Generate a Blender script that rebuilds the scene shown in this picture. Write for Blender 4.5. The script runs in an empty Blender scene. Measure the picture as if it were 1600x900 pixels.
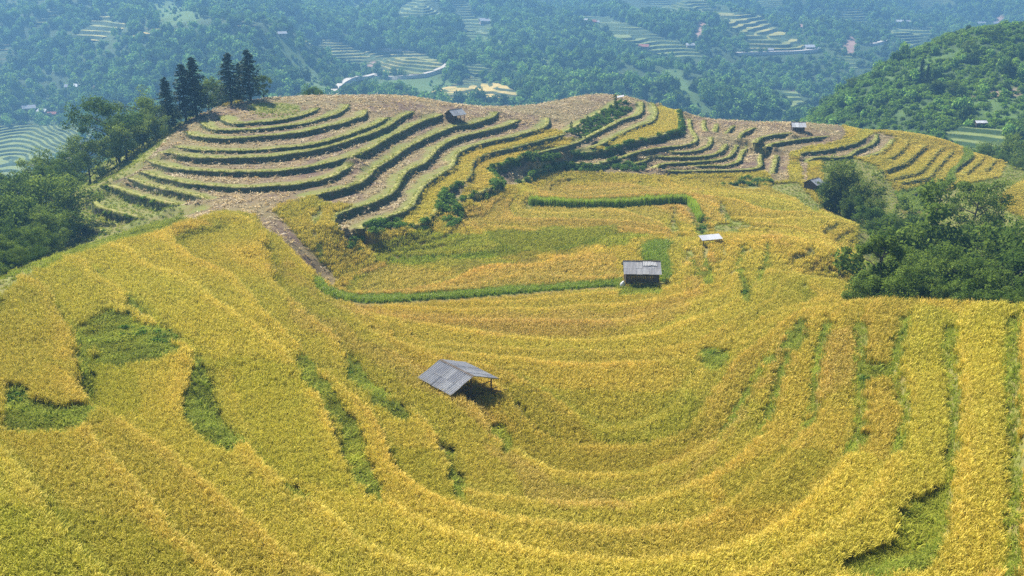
import bpy, bmesh, math, random
import numpy as np
from mathutils import Vector, Matrix
R = math.radians
rng = np.random.default_rng(7)
random.seed(7)

# ------------------------------------------------------------------ camera, sky, sun, exposure
scene = bpy.context.scene
COL = scene.collection
PITCH = R(19.0)
FPX = 1600 * 35.0 / 36.0
cam_data = bpy.data.cameras.new('camera')
cam_data.lens = 35.0
cam_data.sensor_width = 36.0
cam_data.clip_start = 0.5
cam_data.clip_end = 20000.0
cam = bpy.data.objects.new('camera', cam_data)
cam.rotation_euler = (math.pi / 2 - PITCH, 0, 0)
COL.objects.link(cam)
scene.camera = cam

SUN_EL, SUN_AZ = R(47.0), R(-40.0)        # azimuth from +Y (view direction), negative = left
world = bpy.data.worlds.new('World')
scene.world = world
world.use_nodes = True
wn = world.node_tree
bg = wn.nodes['Background']
sky = wn.nodes.new('ShaderNodeTexSky')
sky.sky_type = 'NISHITA'
sky.sun_disc = False
sky.sun_elevation = SUN_EL
sky.sun_rotation = SUN_AZ
wn.links.new(sky.outputs[0], bg.inputs[0])
bg.inputs[1].default_value = 0.055
sun_data = bpy.data.lights.new('sun', 'SUN')
sun_data.energy = 5.0
sun_data.angle = R(0.5)
sun_data.color = (1.0, 0.94, 0.84)
sun = bpy.data.objects.new('sun', sun_data)
sdir = Vector((math.sin(SUN_AZ) * math.cos(SUN_EL), math.cos(SUN_AZ) * math.cos(SUN_EL), math.sin(SUN_EL)))
sun.rotation_euler = sdir.to_track_quat('Z', 'Y').to_euler()
COL.objects.link(sun)
scene.view_settings.view_transform = 'Standard'
scene.view_settings.look = 'None'
scene.view_settings.exposure = 0.95
scene.view_settings.gamma = 1.0
scene.view_settings.use_curve_mapping = False
scene.cycles.use_denoising = False
scene.cycles.max_bounces = 6
scene.cycles.diffuse_bounces = 2
scene.cycles.transmission_bounces = 4
scene.cycles.transparent_max_bounces = 8
scene.cycles.volume_bounces = 0
scene.cycles.use_adaptive_sampling = True
scene.cycles.adaptive_threshold = 0.02

# ------------------------------------------------------------------ helpers
SP, CP = math.sin(PITCH), math.cos(PITCH)

def unz(px, py, z):
    """ground point on the level z seen at photograph pixel (px, py)"""
    px = np.asarray(px, float); py = np.asarray(py, float); z = np.asarray(z, float)
    u = (px - 800) / FPX; v = (450 - py) / FPX
    dy = CP + v * SP; dz = -SP + v * CP
    t = z / dz
    return np.stack([u * t, dy * t], -1)

def und(px, py, y):
    """point at forward distance y seen at pixel"""
    u = (px - 800) / FPX; v = (450 - py) / FPX
    t = y / (CP + v * SP)
    return np.array([u * t, y, (-SP + v * CP) * t])

def proj(x, y, z):
    d = CP * y - SP * z
    d = np.maximum(d, 1e-3)
    return 800 + FPX * x / d, 450 - FPX * (SP * y + CP * z) / d, d

def catmull(P, step):
    P = np.asarray(P, float)
    if len(P) == 2:
        n = max(2, int(np.hypot(*(P[1] - P[0])) / step))
        t = np.linspace(0, 1, n)[:, None]
        return P[0] * (1 - t) + P[1] * t
    Q = np.vstack([2 * P[0] - P[1], P, 2 * P[-1] - P[-2]])
    out = []
    for i in range(1, len(Q) - 2):
        p0, p1, p2, p3 = Q[i - 1], Q[i], Q[i + 1], Q[i + 2]
        n = max(2, int(np.hypot(*(p2 - p1)[:2]) / step) + 1)
        t = np.linspace(0, 1, n, endpoint=False)[:, None]
        out.append(0.5 * (2 * p1 + (p2 - p0) * t + (2 * p0 - 5 * p1 + 4 * p2 - p3) * t ** 2 + (3 * p1 - p0 - 3 * p2 + p3) * t ** 3))
    out.append(P[-1:])
    return np.vstack(out)

def resample(P, step):
    seg = np.hypot(*np.diff(P[:, :2], axis=0).T)
    s = np.concatenate([[0], np.cumsum(seg)])
    n = max(3, int(s[-1] / step) + 1)
    q = np.linspace(0, s[-1], n)
    return np.stack([np.interp(q, s, P[:, k]) for k in range(P.shape[1])], -1)

def smooth_line(P, k):
    for _ in range(k):
        P[1:-1] = 0.25 * P[:-2] + 0.5 * P[1:-1] + 0.25 * P[2:]
    return P

def in_poly(px, py, poly):
    px = np.asarray(px); py = np.asarray(py)
    r = np.zeros(px.shape, bool)
    n = len(poly)
    j = n - 1
    for i in range(n):
        xi, yi = poly[i]; xj, yj = poly[j]
        c = ((yi > py) != (yj > py)) & (px < (xj - xi) * (py - yi) / (yj - yi + 1e-12) + xi)
        r ^= c
        j = i
    return r

_perm = np.random.default_rng(3).random((256, 256))
def vnoise(x, y, s, seed=0):
    x = np.asarray(x) / s + seed * 17.31; y = np.asarray(y) / s + seed * 9.73
    xi = np.floor(x).astype(int); yi = np.floor(y).astype(int)
    fx = x - xi; fy = y - yi
    fx = fx * fx * (3 - 2 * fx); fy = fy * fy * (3 - 2 * fy)
    g = lambda a, b: _perm[a & 255, b & 255]
    return (g(xi, yi) * (1 - fx) + g(xi + 1, yi) * fx) * (1 - fy) + (g(xi, yi + 1) * (1 - fx) + g(xi + 1, yi + 1) * fx) * fy

def fbm(x, y, s, seed=0, o=4):
    r = 0; a = 1; t = 0
    for k in range(o):
        r = r + a * vnoise(x, y, s / 2 ** k, seed + k); t += a; a *= 0.5
    return r / t

def mesh_np(name, V, F, mat=None, parent=None, smooth=False, attrs=None, link=True):
    """V (n,3), F (m,k) with one k, or a list of such arrays"""
    me = bpy.data.meshes.new(name)
    V = np.asarray(V, np.float32)
    Fs = F if isinstance(F, list) else [F]
    me.vertices.add(len(V)); me.vertices.foreach_set('co', V.ravel())
    lt = np.concatenate([np.full(len(f), f.shape[1], np.int32) for f in Fs])
    li = np.concatenate([np.asarray(f, np.int32).ravel() for f in Fs])
    me.loops.add(len(li)); me.loops.foreach_set('vertex_index', li)
    me.polygons.add(len(lt))
    me.polygons.foreach_set('loop_start', np.concatenate([[0], np.cumsum(lt)[:-1]]).astype(np.int32))
    me.polygons.foreach_set('loop_total', lt)
    me.polygons.foreach_set('use_smooth', np.full(len(lt), bool(smooth)))
    for k, (typ, arr) in (attrs or {}).items():
        a = me.attributes.new(k, typ, 'POINT')
        a.data.foreach_set('vector' if typ == 'FLOAT_VECTOR' else 'color' if typ == 'FLOAT_COLOR' else 'value', np.asarray(arr, np.float32).ravel())
    me.update(calc_edges=True)
    if mat is not None:
        me.materials.append(mat)
    ob = bpy.data.objects.new(name, me)
    if link:
        COL.objects.link(ob)
    if parent is not None:
        ob.parent = parent
    return ob

def tag(o, label=None, cat=None, group=None, kind=None):
    if label: o['label'] = label
    if cat: o['category'] = cat
    if group: o['group'] = group
    if kind: o['kind'] = kind
    return o

def empty(name, loc=(0, 0, 0), rz=0.0):
    o = bpy.data.objects.new(name, None)
    o.location = loc; o.rotation_euler = (0, 0, rz)
    o.empty_display_size = 0.3
    COL.objects.link(o)
    return o

# ------------------------------------------------------------------ the near terrain, from level lines
# every terrace edge is a level line: (pixels along it, level of the upper field, drop, style, side, face width)
# side +1: the ground falls away to the right of the direction of travel
# style b: grassy bank, h: overgrown bank, r: step hidden in the rice, c: slope guide only
CURVES = []
def C(style, z, drop, pts, side=1, w=None, taper=1):
    CURVES.append(dict(style=style, z=z, drop=drop, pts=pts, side=side, w=w, taper=taper))
# left hill
C('b', -30.8, .55, [(340.6,181.4),(350.4,188.7),(365,192.8),(381,192.8),(404,191.2),(430,188.7),(454,184.7),(475.5,179),(491.7,173.3),(497.4,169)])
C('b', -31.35, .6, [(313.8,190.4),(317.9,196),(327.6,201),(342,203),(365,203),(389,202.6),(417,200.4),(446,197),(475.5,192.8),(503,185.5),(527.5,177.4),(542,168.4),(545.4,163)])
C('b', -31.95, .9, [(291,206),(300,210.7),(324,214.7),(348.8,216),(381,215.5),(405.6,213),(446,209.9),(478.7,205),(511,197.5),(536,192),(555.7,185),(568.7,181),(573.6,172)])
C('b', -32.85, .5, [(272,229),(300,233),(340,235.5),(400,234.5),(440,231),(487,226),(530,215),(560,205),(590,193),(606,184)])
C('b', -33.4, 1.0, [(249.8,239),(262,238.7),(283,242.5),(307,245.8),(340,247),(365,246.4),(405.6,245.6),(438,243),(454.4,240),(478.7,237),(511,230),(535,223.5),(560,215),(580,208.5),(609,196),(621,187),(634,179.5),(646,174.4)])
C('b', -34.4, .85, [(230,250.4),(242.5,255),(258.7,260),(291,265),(340,268),(389,268.4),(430,267.6),(454,265),(478.7,262),(511,255),(535.6,248),(546,246)])
C('b', -34.5, 1.35, [(546,247),(562,240),(582,231),(604.5,217),(624,207),(650,194),(666,187.4),(682.5,182.5),(692,178)])
C('b', -35.2, .8, [(219.7,268),(234,272),(242.5,276),(267,281),(299,287),(340,291),(375,293),(400,292.7),(421,291),(457,289),(481,285),(513.7,278),(536,267),(552,257)])
C('b', -36.0, 1.1, [(200,278),(210,281),(226,287.7),(250.6,294),(275,299),(299,304),(315.6,308.9),(321,312)])
C('g', -37.1, 1.4, [(159.6,290),(174,292),(194,299),(218,307),(242.5,313.7),(263.6,317.8),(276,321)])
C('g', -38.6, 1.4, [(142,312),(147,320),(158,325),(177.5,331.6),(202,338),(223,341.4)])
C('g', -40.1, 1.4, [(94.6,332),(114,345),(135,355),(168,365)])
# right flank of the left hill
C('c', -36.1, .4, [(427.6,326),(432.5,321),(448.7,316),(478,309)])
C('b', -36.1, 1.1, [(480,309),(491,305.7),(513.7,300),(538,293.6),(562.5,286),(577,275),(590,262),(611,249),(633.7,233),(658,220),(679,210),(698.7,202),(715,196.3),(737.7,193.9),(755.6,188.2),(771.9,182.5),(778.4,175)])
C('b', -37.2, 1.1, [(528,356),(522.7,344.7),(528.4,335),(539.7,330),(556,324.4),(578.7,318.7),(603,307.4),(619,296),(626,283),(630,275),(643.5,264),(666,253),(677.6,241),(690.6,228),(715,215.5),(739,209),(763.7,203.6),(790,197),(811,188)])
C('b', -38.3, 1.0, [(567,357.7),(578.7,349.6),(619,335),(635.6,328.5),(648.6,317),(658,299),(672.5,283),(693.6,270),(710,257),(714.7,243),(729,232.5),(753.7,224.4),(778,218.7),(802.5,213.8),(827,206.5),(846,201),(857,193),(858,184)])
C('h', -39.2, 1.1, [(625,357),(650,353),(672,343),(686,325),(693.6,302),(705,294),(718,287.7)])
C('b', -39.2, 1.1, [(718,287.7),(732.6,278),(737.5,268),(737.5,257),(747,247),(770,238),(794,232.5),(827,224.4),(851,218),(868,214),(884,209)])
C('h', -39.2, 1.9, [(884,207),(900,198),(913,190),(933,179),(957,167),(970,158)], w=3.2)
C('h', -40.3, 1.5, [(721,313),(731,310.5),(753.7,300.7),(775,291),(781,283),(775,274.7),(767,265),(786,257),(802.5,250),(827,243)])
C('b', -40.3, .9, [(827,243),(859,234.5),(884,228.6),(908.7,220),(938,205),(960.7,193.6),(973.7,187),(998,179.8),(1004.6,171),(1004.6,159)])
C('b', -41.2, .7, [(927,231),(944.5,223),(973.7,208),(998,197),(1019,190),(1025.7,182),(1026.6,171),(1021,161)])
C('h', -41.9, 1.4, [(832,250),(860,242),(892,240.7),(930,237.5),(951,234),(973.7,226),(998,219.6),(1022.5,214.7),(1047,208),(1061.5,205),(1064,193.6),(1061.5,173)])
C('h', -43.3, 1.2, [(810.6,287.7),(823.6,281),(836.6,270),(859,263),(892.5,256),(928,258),(951,252),(973.7,246)])
C('b', -43.3, .8, [(973.7,246),(998,237.5),(1022.5,232.6),(1047,229.4),(1071,227),(1089,221),(1087.5,210),(1081,200),(1079,186)])
C('b', -44.1, .7, [(1030.6,234.5),(1055,237.5),(1087.5,235.9),(1108.6,227.7),(1113.5,214.7)])
C('b', -44.8, .75, [(983.5,258.6),(1006,252),(1022.5,245.6),(1055,245.6),(1095.6,244.8),(1118,241),(1130,235),(1137,225)])
C('b', -45.5, .7, [(1022.5,263),(1038.7,256),(1063,254.6),(1108.7,251.5),(1138,246.4),(1147.7,238),(1154,227)])
C('b', -46.1, .6, [(1076,259.6),(1108.7,258.8),(1134.7,258.6),(1156,252),(1160.7,241.5),(1168,230)])
C('h', -46.7, 1.1, [(928,261),(955,263),(983,265.5),(1030,268)])
C('b', -46.7, .9, [(1030,268),(1063,267.6),(1108.7,266.7),(1149,265.9),(1180,264),(1190.8,258),(1190,243),(1199.7,235)])
C('b', -47.7, .45, [(1052,282),(1060,279.7),(1108.7,278),(1157.5,277)])
C('h', -48.0, 1.3, [(1129,291),(1133,289),(1144.5,287),(1164,286),(1199.7,291)])
C('b', -43.6, .5, [(1101.5,188),(1102,196),(1105,205)], side=-1)
C('b', -43.8, .5, [(1122,194),(1119,207)], side=-1)
C('b', -44.4, .7, [(1135,210),(1140,204),(1148,197)])
C('b', -44.3, .9, [(1157,216),(1160.7,209),(1170,204),(1180.5,200)])
C('b', -44.2, 1.0, [(1182,223),(1190,216),(1206,211.4),(1237,208)])
C('b', -45.2, .9, [(1204,229),(1211,224.4),(1238.7,219.6),(1271,215.5),(1296,213)])
C('b', -46.9, .8, [(1216,243),(1213,256),(1209,271)], side=-1)
C('b', -46.4, .9, [(1246,245),(1255,238.5),(1281,236),(1300,232.5),(1319,228.4),(1337.5,223.8),(1353.4,215)])
C('b', -47.3, .8, [(1262,254),(1269.6,248),(1284,245.6),(1305,246),(1328,244),(1339,236),(1360,227.5),(1371,218),(1372,210)])
C('b', -48.0, .65, [(1354,245.5),(1375,238.75),(1390,228),(1397.5,218)])
C('b', -48.4, .8, [(1382.5,250),(1397.5,244),(1412.5,231),(1420,220)])
C('b', -49.0, 1.1, [(1373,270.6),(1393.75,263),(1416,253.75),(1431,240.6),(1448,226)])
C('b', -49.7, .75, [(1390,281),(1412.5,275),(1437,268.75),(1450,255.6),(1461,242.5),(1475.5,229)])
C('b', -50.4, .75, [(1397.5,288.4),(1431,282),(1452,277),(1464,262),(1478,248),(1491,235)])
C('b', -51.0, .9, [(1490,272),(1498.75,260),(1513.75,250),(1519.5,242)])
C('b', -51.4, .7, [(1505,275),(1521,261),(1532.5,252),(1534.5,243)])
C('b', -51.9, .7, [(1534,270),(1547.5,261),(1555,249)])
C('b', -52.0, .9, [(1422,309),(1427,304),(1442,301),(1460,302)])
# the rice bowl in front, lines run round the bowl from the left arm to the right arm
C('r', -35.3, .8, [(400,346),(440,380),(480,425),(520,470),(575,520),(620,556),(655,588),(700,615),(742,643),(768,668),(800,702),(860,738),(930,757),(990,760),(1060,742),(1105,708),(1138,668),(1162,622),(1195,572),(1225,540),(1255,505)], side=-1)
C('r', -34.2, .6, [(340,392),(400,434),(470,490),(540,558),(575,600),(612,632),(642,657),(690,697),(708,742),(732,787),(840,800),(960,806),(1060,790),(1130,748),(1186,680),(1207,622),(1224,580),(1249,532),(1261,508)], side=-1)
C('r', -33.1, .7, [(300,405),(360,440),(420,500),(500,590),(560,640),(600,690),(640,760),(720,812),(850,838),(980,842),(1090,822),(1180,760),(1250,672),(1272,622),(1277,562),(1286,532),(1298,505)], side=-1)
C('r', -31.9, .8, [(230,425),(310,455),(380,500),(450,555),(490,605),(530,690),(552,748),(590,792),(680,850),(820,884),(980,893),(1120,876),(1240,812),(1330,706),(1345,640),(1346,572),(1349,538),(1342,505)], side=-1)
C('r', -30.5, .8, [(150,440),(220,480),(272,530),(300,568),(318,640),(340,690),(378,710),(440,768),(520,838),(620,900),(760,935),(980,945),(1180,905),(1310,815),(1398,704),(1420,645),(1408,612),(1398,578),(1405,532),(1414,500)], side=-1)
C('r', -28.9, .9, [(60,450),(100,500),(120,530),(134,590),(148,645),(250,722),(350,800),(450,890),(560,960),(800,1010),(1100,1000),(1330,925),(1445,885),(1478,840),(1488,765),(1496,690),(1496,640),(1492,590),(1480,554),(1487,516)], side=-1)
C('r', -27.0, .9, [(0,640),(60,665),(130,662),(170,720),(230,800),(310,890),(420,970),(700,1060),(1100,1070),(1400,1000),(1540,930),(1586,890),(1591,810),(1588,720),(1586,645),(1579,562),(1576,530),(1592,498)], side=-1)
# inside the bowl, down to the lower fields
C('r', -36.3, .5, [(1100,640),(1085,672),(1050,694),(985,706),(910,704),(860,690),(820,660),(800,630)], side=1)
C('c', -37.5, .3, [(600,540),(680,556),(780,564),(930,580),(1060,574),(1150,530),(1210,490)], side=-1)
C('c', -38.8, .4, [(545,496),(640,510),(760,524),(900,535),(1040,520),(1130,486),(1180,450),(1192,410)], side=-1)
C('c', -40.0, .4, [(480,446),(540,475),(620,486),(760,492),(900,490),(1030,474),(1090,452),(1125,420),(1128,385)], side=-1)
C('r', -40.9, .5, [(490,436),(508,456),(560,469),(620,468),(720,462),(830,454),(920,446),(985,446),(1035,446),(1060,430),(1078,410),(1070,385)], side=-1)
C('c', -41.6, .2, [(560,392),(590,402),(700,410),(830,398),(930,380),(1000,374)], side=-1)
C('c', -42.5, .2, [(690,352),(800,350),(900,348),(980,350),(1030,362),(1060,372)], side=-1)
C('c', -43.6, .3, [(830,322),(900,322),(1000,320),(1060,316),(1082,325),(1095,350)], side=-1)

SKYLINE = [(300,184,-32.2),(340,170,-31.3),(380,161,-30.9),(430,154.5,-30.8),(500,151,-31.2),(560,150.5,-32.2),(610,151,-33.2),(660,155,-34.2),(700,163,-35.2),(760,168,-36.6),
 (800,168,-37.4),(830,166,-38),(860,160,-38.5),(900,152,-38.8),(940,149.5,-39),(980,153,-40),(1030,164,-41.4),(1065,178,-42.5),(1100,185,-43.4),(1160,190,-44),
 (1240,192.5,-44.3),(1300,196,-45),(1340,202,-46),(1400,207,-47.2),(1460,217,-48.8),(1500,227,-50),(1540,243,-51.3),(1570,257,-52.4)]
LEFT_EDGE = [(300,186,-32.4),(275,205,-32.9),(250,228,-33.6),(231,249,-34.5),(205,272,-35.6),(175,283,-36.9),(155,288,-37.3),(128,303,-38.7),(92,331,-40.3),(75,352,-41.8)]
CREST = [(0,440,-26.2),(45,420,-28.6),(90,400,-30.8),(180,372,-34),(230,360,-35.2),(280,348,-36),(330,340,-36.0)]
RCREST = [(1340,476,-33.2),(1380,474,-32.4),(1420,474,-31.4),(1500,480,-29.7),(1600,487,-28.2),(1680,494,-26.8)]

def curve_xy(c):
    P = catmull(c['pts'], 2.0)
    xy = unz(P[:, 0], P[:, 1], c['z'])
    return smooth_line(resample(xy, 0.3), 3)

ctrl = []
def ctl(x, y, z): ctrl.append((x, y, z))
for c in CURVES:
    if c['style'] in 'rc': c['drop'] = 0.0
    c['xy'] = curve_xy(c)
    q = resample(c['xy'], 7.0)
    for x, y in q: ctl(x, y, c['z'] - c['drop'] * 0.5)
for px, py, z in SKYLINE:
    x, y = unz(px, py, z)
    ctl(x, y, z); n = np.array([x * .25, y]); n /= np.hypot(*n)
    ctl(x + n[0] * 14, y + n[1] * 14, z - 4.5); ctl(x + n[0] * 45, y + n[1] * 45, z - 24); ctl(x + n[0] * 90, y + n[1] * 90, z - 55)
for px, py, z in LEFT_EDGE:
    x, y = unz(px, py, z)
    ctl(x, y, z); ctl(x - 9, y + 5, z - 4.5); ctl(x - 30, y + 15, z - 16); ctl(x - 60, y + 20, z - 34)
for px, py, z in CREST:
    x, y = unz(px, py, z)
    ctl(x, y, z); ctl(x - 8, y + 5, z - 4); ctl(x - 28, y + 14, z - 15); ctl(x - 60, y + 25, z - 34)
for px, py, z in RCREST:
    x, y = unz(px, py, z)
    ctl(x, y, z); ctl(x + 3, y + 9, z - 4.5); ctl(x + 10, y + 26, z - 12); 
for px, py, z in [(1330,440,-37.2),(1300,400,-39.5),(1250,370,-42.2),(1300,345,-44.3),(1345,362,-44.8),(1230,318,-46),(1265,300,-48.2),(1200,420,-38.6),(1180,340,-44.8),
                  (1150,370,-42.8),(930,300,-45.5),(1050,300,-46),(700,335,-41.7),(640,380,-41.2),(760,330,-42),(820,300,-43),(440,360,-37.2),(460,345,-37.3),(500,370,-38.8),(480,395,-38.8),
                  (525,437,-40.7),(540,400,-40.2),(500,340,-37.9),(350,318,-36),(400,325,-36.05),(300,345,-36.2),(440,345,-37.0),(455,375,-38.0),(470,392,-38.8),
                  (1440,320,-53),(1480,310,-53),(1590,295,-50),(1560,310,-51)]:
    ctl(*unz(px, py, z), z)
for x, y, z in [(60,120,-45),(85,135,-48),(60,150,-49),(90,170,-52),(130,150,-46),(110,110,-36),(125,200,-53),(150,240,-54),(70,180,-52),(-90,60,-40),(-110,120,-66),(-120,200,-80),
                (-40,30,-20),(-60,40,-24),(45,20,-17),(70,30,-16),(90,60,-22),(0,12,-22),(-20,12,-19),(30,12,-19),(120,80,-28),(170,100,-34),(170,180,-46),(180,260,-60),(-60,80,-36)]:
    ctl(x, y, z)
ctrl = np.array(ctrl)

def tps_fit(P, z, lam):
    n = len(P)
    d2 = ((P[:, None] - P[None]) ** 2).sum(-1)
    K = 0.5 * d2 * np.log(d2 + 1e-9) + lam * np.eye(n)
    A = np.zeros((n + 3, n + 3)); A[:n, :n] = K
    A[:n, n] = 1; A[:n, n + 1:] = P; A[n, :n] = 1; A[n + 1:, :n] = P.T
    return np.linalg.solve(A, np.concatenate([z, np.zeros(3)]))
def tps_eval(P, w, X):
    out = np.empty(len(X))
    for i in range(0, len(X), 20000):
        x = X[i:i + 20000]
        d2 = ((x[:, None] - P[None]) ** 2).sum(-1)
        out[i:i + 20000] = (0.5 * d2 * np.log(d2 + 1e-9)) @ w[:-3] + w[-3] + x @ w[-2:]
    return out

GS = 0.45
GX0, GX1, GY0, GY1 = -118.0, 182.0, 8.0, 345.0
NX, NY = int((GX1 - GX0) / GS) + 1, int((GY1 - GY0) / GS) + 1
gx = GX0 + GS * np.arange(NX); gy = GY0 + GS * np.arange(NY)
def bil(A, x, y, x0, y0, s):
    fx = np.clip((x - x0) / s, 0, A.shape[1] - 1.001); fy = np.clip((y - y0) / s, 0, A.shape[0] - 1.001)
    ix = fx.astype(int); iy = fy.astype(int); fx = fx - ix; fy = fy - iy
    return (A[iy, ix] * (1 - fx) + A[iy, ix + 1] * fx) * (1 - fy) + (A[iy + 1, ix] * (1 - fx) + A[iy + 1, ix + 1] * fx) * fy
XX, YY = np.meshgrid(gx, gy)
_w = tps_fit(ctrl[:, :2], ctrl[:, 2], 12.0)
cs = 3.0
cx = np.arange(GX0, GX1 + cs, cs); cy = np.arange(GY0, GY1 + cs, cs)
CXX, CYY = np.meshgrid(cx, cy)
base_c = tps_eval(ctrl[:, :2], _w, np.stack([CXX.ravel(), CYY.ravel()], -1)).reshape(CXX.shape)
BASE = bil(base_c, XX, YY, GX0, GY0, cs)

# two-sided level constraints, spread by relaxation from coarse to fine
cons = np.zeros((NY, NX)); cnt = np.zeros((NY, NX))
for c in CURVES:
    xy = c['xy']
    t = np.gradient(xy, axis=0); t /= np.hypot(t[:, 0], t[:, 1])[:, None] + 1e-9
    n = np.stack([t[:, 1], -t[:, 0]], -1) * c['side']
    c['t'], c['n'] = t, n
    if c['w'] is None: c['w'] = 0.14 + 0.14 * c['drop']
    L = len(xy); s = np.arange(L) / (L - 1.0)
    tp = np.clip(np.minimum(s, 1 - s) * (L * 0.3) / 3.0, 0.12, 1) if c['taper'] else np.ones(L)
    c['tp'] = tp
    if c['style'] in 'rc':
        offs = [(0.0, 0.0)]
    else:
        offs = [(-0.3, 0), (-0.75, 0), (-1.2, 0.), (c['w'] + .15, 1), (c['w'] + .6, 1), (c['w'] + 1.05, 1)]
    for o, side in offs:
        p = xy + n * o
        zz = c['z'] - side * c['drop'] * tp
        ix = np.round((p[:, 0] - GX0) / GS).astype(int); iy = np.round((p[:, 1] - GY0) / GS).astype(int)
        ok = (ix >= 0) & (ix < NX) & (iy >= 0) & (iy < NY)
        np.add.at(cons, (iy[ok], ix[ok]), (zz - bil(BASE, p[:, 0], p[:, 1], GX0, GY0, GS))[ok]); np.add.at(cnt, (iy[ok], ix[ok]), 1)

def relax(cons, cnt, its):
    H, W = cons.shape
    val = np.where(cnt > 0, cons / np.maximum(cnt, 1), 0)
    if min(H, W) > 24:
        h2, w2 = (H + 1) // 2, (W + 1) // 2
        pc = np.zeros((h2 * 2, w2 * 2)); pn = np.zeros((h2 * 2, w2 * 2))
        pc[:H, :W] = cons; pn[:H, :W] = cnt
        u = relax(pc.reshape(h2, 2, w2, 2).sum((1, 3)), pn.reshape(h2, 2, w2, 2).sum((1, 3)), its)
        u = np.repeat(np.repeat(u, 2, 0), 2, 1)[:H, :W]
    else:
        u = np.zeros_like(val)
    m = cnt > 0
    u = np.where(m, val, u)
    for _ in range(its):
        p = np.pad(u, 1, mode='edge')
        a = 0.25 * (p[:-2, 1:-1] + p[2:, 1:-1] + p[1:-1, :-2] + p[1:-1, 2:]) * 0.998
        u = np.where(m, val, a)
    return u
D = relax(cons, cnt, 45)
Z = BASE + D
# the rice bowl in front: narrow level plots stepping down from line to line
LEVELS = np.array([-21.2,-23.2,-25.1,-27,-28.9,-30.5,-31.9,-33.1,-34.2,-35.3,-36.3,-36.9,-37.5,-38.15,-38.8,-39.4,-40,-40.45,-40.9,-41.25,-41.6,-42.05,-42.5,-43.05,-43.6,-44.2,-44.8,-45.4,-46,-46.6,-47.2,-47.8,-48.4])[::-1]
BOWL = [(-400,1600),(-400,470),(0,446),(90,408),(180,380),(262,357),(330,346),(400,346),(470,404),(520,446),(550,405),(640,376),(690,356),(735,330),(795,304),(836,298),(884,282),(1030,283),(1180,283),(1240,309),(1335,364),(1334,472),(1600,488),(2000,495),(2000,1600)]
def _soft(a, k):
    a = a.astype(float)
    for _ in range(k):
        p = np.pad(a, 1, mode='edge'); a = (p[:-2, 1:-1] + p[2:, 1:-1] + p[1:-1, :-2] + p[1:-1, 2:] + 2 * a) / 6
    return a
_px, _py, _dd = proj(XX, YY, Z)
bowl = _soft(in_poly(_px, _py, BOWL) & (YY < 215), 6)
Zs = _soft(Z, 10)
Zs = Zs + (fbm(XX, YY, 9.0, 61, 2) - .5) * .35
TL = np.interp(Zs, LEVELS, np.arange(len(LEVELS)))
_fr = TL - np.floor(TL)
_sw = np.where(Zs > -36, .055 + .05 * vnoise(XX, YY, 11, 63), .09 + .08 * vnoise(XX, YY, 11, 63))
_st = np.where(_fr < .5, .5 * np.clip(_fr / _sw, 0, 1), 1 - .5 * np.clip((1 - _fr) / _sw, 0, 1))      # 0..1 around the middle of a plot
_lo = np.floor(TL).astype(int); _hi = np.minimum(_lo + 1, len(LEVELS) - 1); _pl = np.maximum(_lo - 1, 0)
_mid = .5 * (LEVELS[_lo] + LEVELS[_hi]); _below = .5 * (LEVELS[_pl] + LEVELS[_lo]); _above = .5 * (LEVELS[_hi] + LEVELS[np.minimum(_hi + 1, len(LEVELS) - 1)])
_e0 = np.clip(_fr / _sw, 0, 1); _e1 = np.clip((1 - _fr) / _sw, 0, 1)
Zt = _mid + (LEVELS[_lo] - _mid) * (1 - _e0) + (LEVELS[_hi] - _mid) * (1 - _e1)
Z = Z * (1 - bowl) + Zt * bowl
_gy, _gx = np.gradient(Zs, GS)
RISER = (np.minimum(_fr, 1 - _fr) < _sw * .8) & (bowl > .6) & (np.hypot(_gx, _gy) > .13)
PLOT = np.floor(TL).astype(int)
Z += (fbm(XX, YY, 3.0, 5, 3) - .5) * 0.10
def ground(x, y):
    return bil(Z, np.asarray(x, float), np.asarray(y, float), GX0, GY0, GS)
def hit(px, py, ymax=330.0):
    """first ground point met along the view through a pixel"""
    u = (px - 800) / FPX; v = (450 - py) / FPX
    d = np.array([u, CP + v * SP, -SP + v * CP])
    t = np.linspace(25, ymax / d[1], 3000)
    P = t[:, None] * d
    g = ground(P[:, 0], P[:, 1])
    k = np.argmax(P[:, 2] < g)
    return P[k] if P[k, 2] < g[k] else P[-1]

# ------------------------------------------------------------------ materials
MATS = {}
def new_mat(name):
    m = bpy.data.materials.new(name); m.use_nodes = True
    nt = m.node_tree; nt.nodes.clear()
    MATS[name] = m
    return m, nt, nt.nodes, nt.links
def nd(nt, typ, **kw):
    n = nt.nodes.new(typ)
    for k, v in kw.items():
        if k.startswith('i_'):
            key = k[2:]
            n.inputs[int(key) if key.isdigit() else key].default_value = v
        else:
            setattr(n, k, v)
    return n
def ramp(nt, fac, stops):
    r = nt.nodes.new('ShaderNodeValToRGB')
    el = r.color_ramp.elements
    while len(el) < len(stops): el.new(0.5)
    for e, (p, c) in zip(el, stops):
        e.position = p; e.color = (*c, 1)
    nt.links.new(fac, r.inputs[0])
    return r.outputs[0]
def mix(nt, fac, a, b, mode='MIX'):
    m = nt.nodes.new('ShaderNodeMix'); m.data_type = 'RGBA'; m.blend_type = mode
    for s, v in ((m.inputs[0], fac), (m.inputs[6], a), (m.inputs[7], b)):
        if hasattr(v, 'is_output'): nt.links.new(v, s)
        elif isinstance(v, (int, float)): s.default_value = v
        else: s.default_value = (*v, 1)
    return m.outputs[2]
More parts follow.
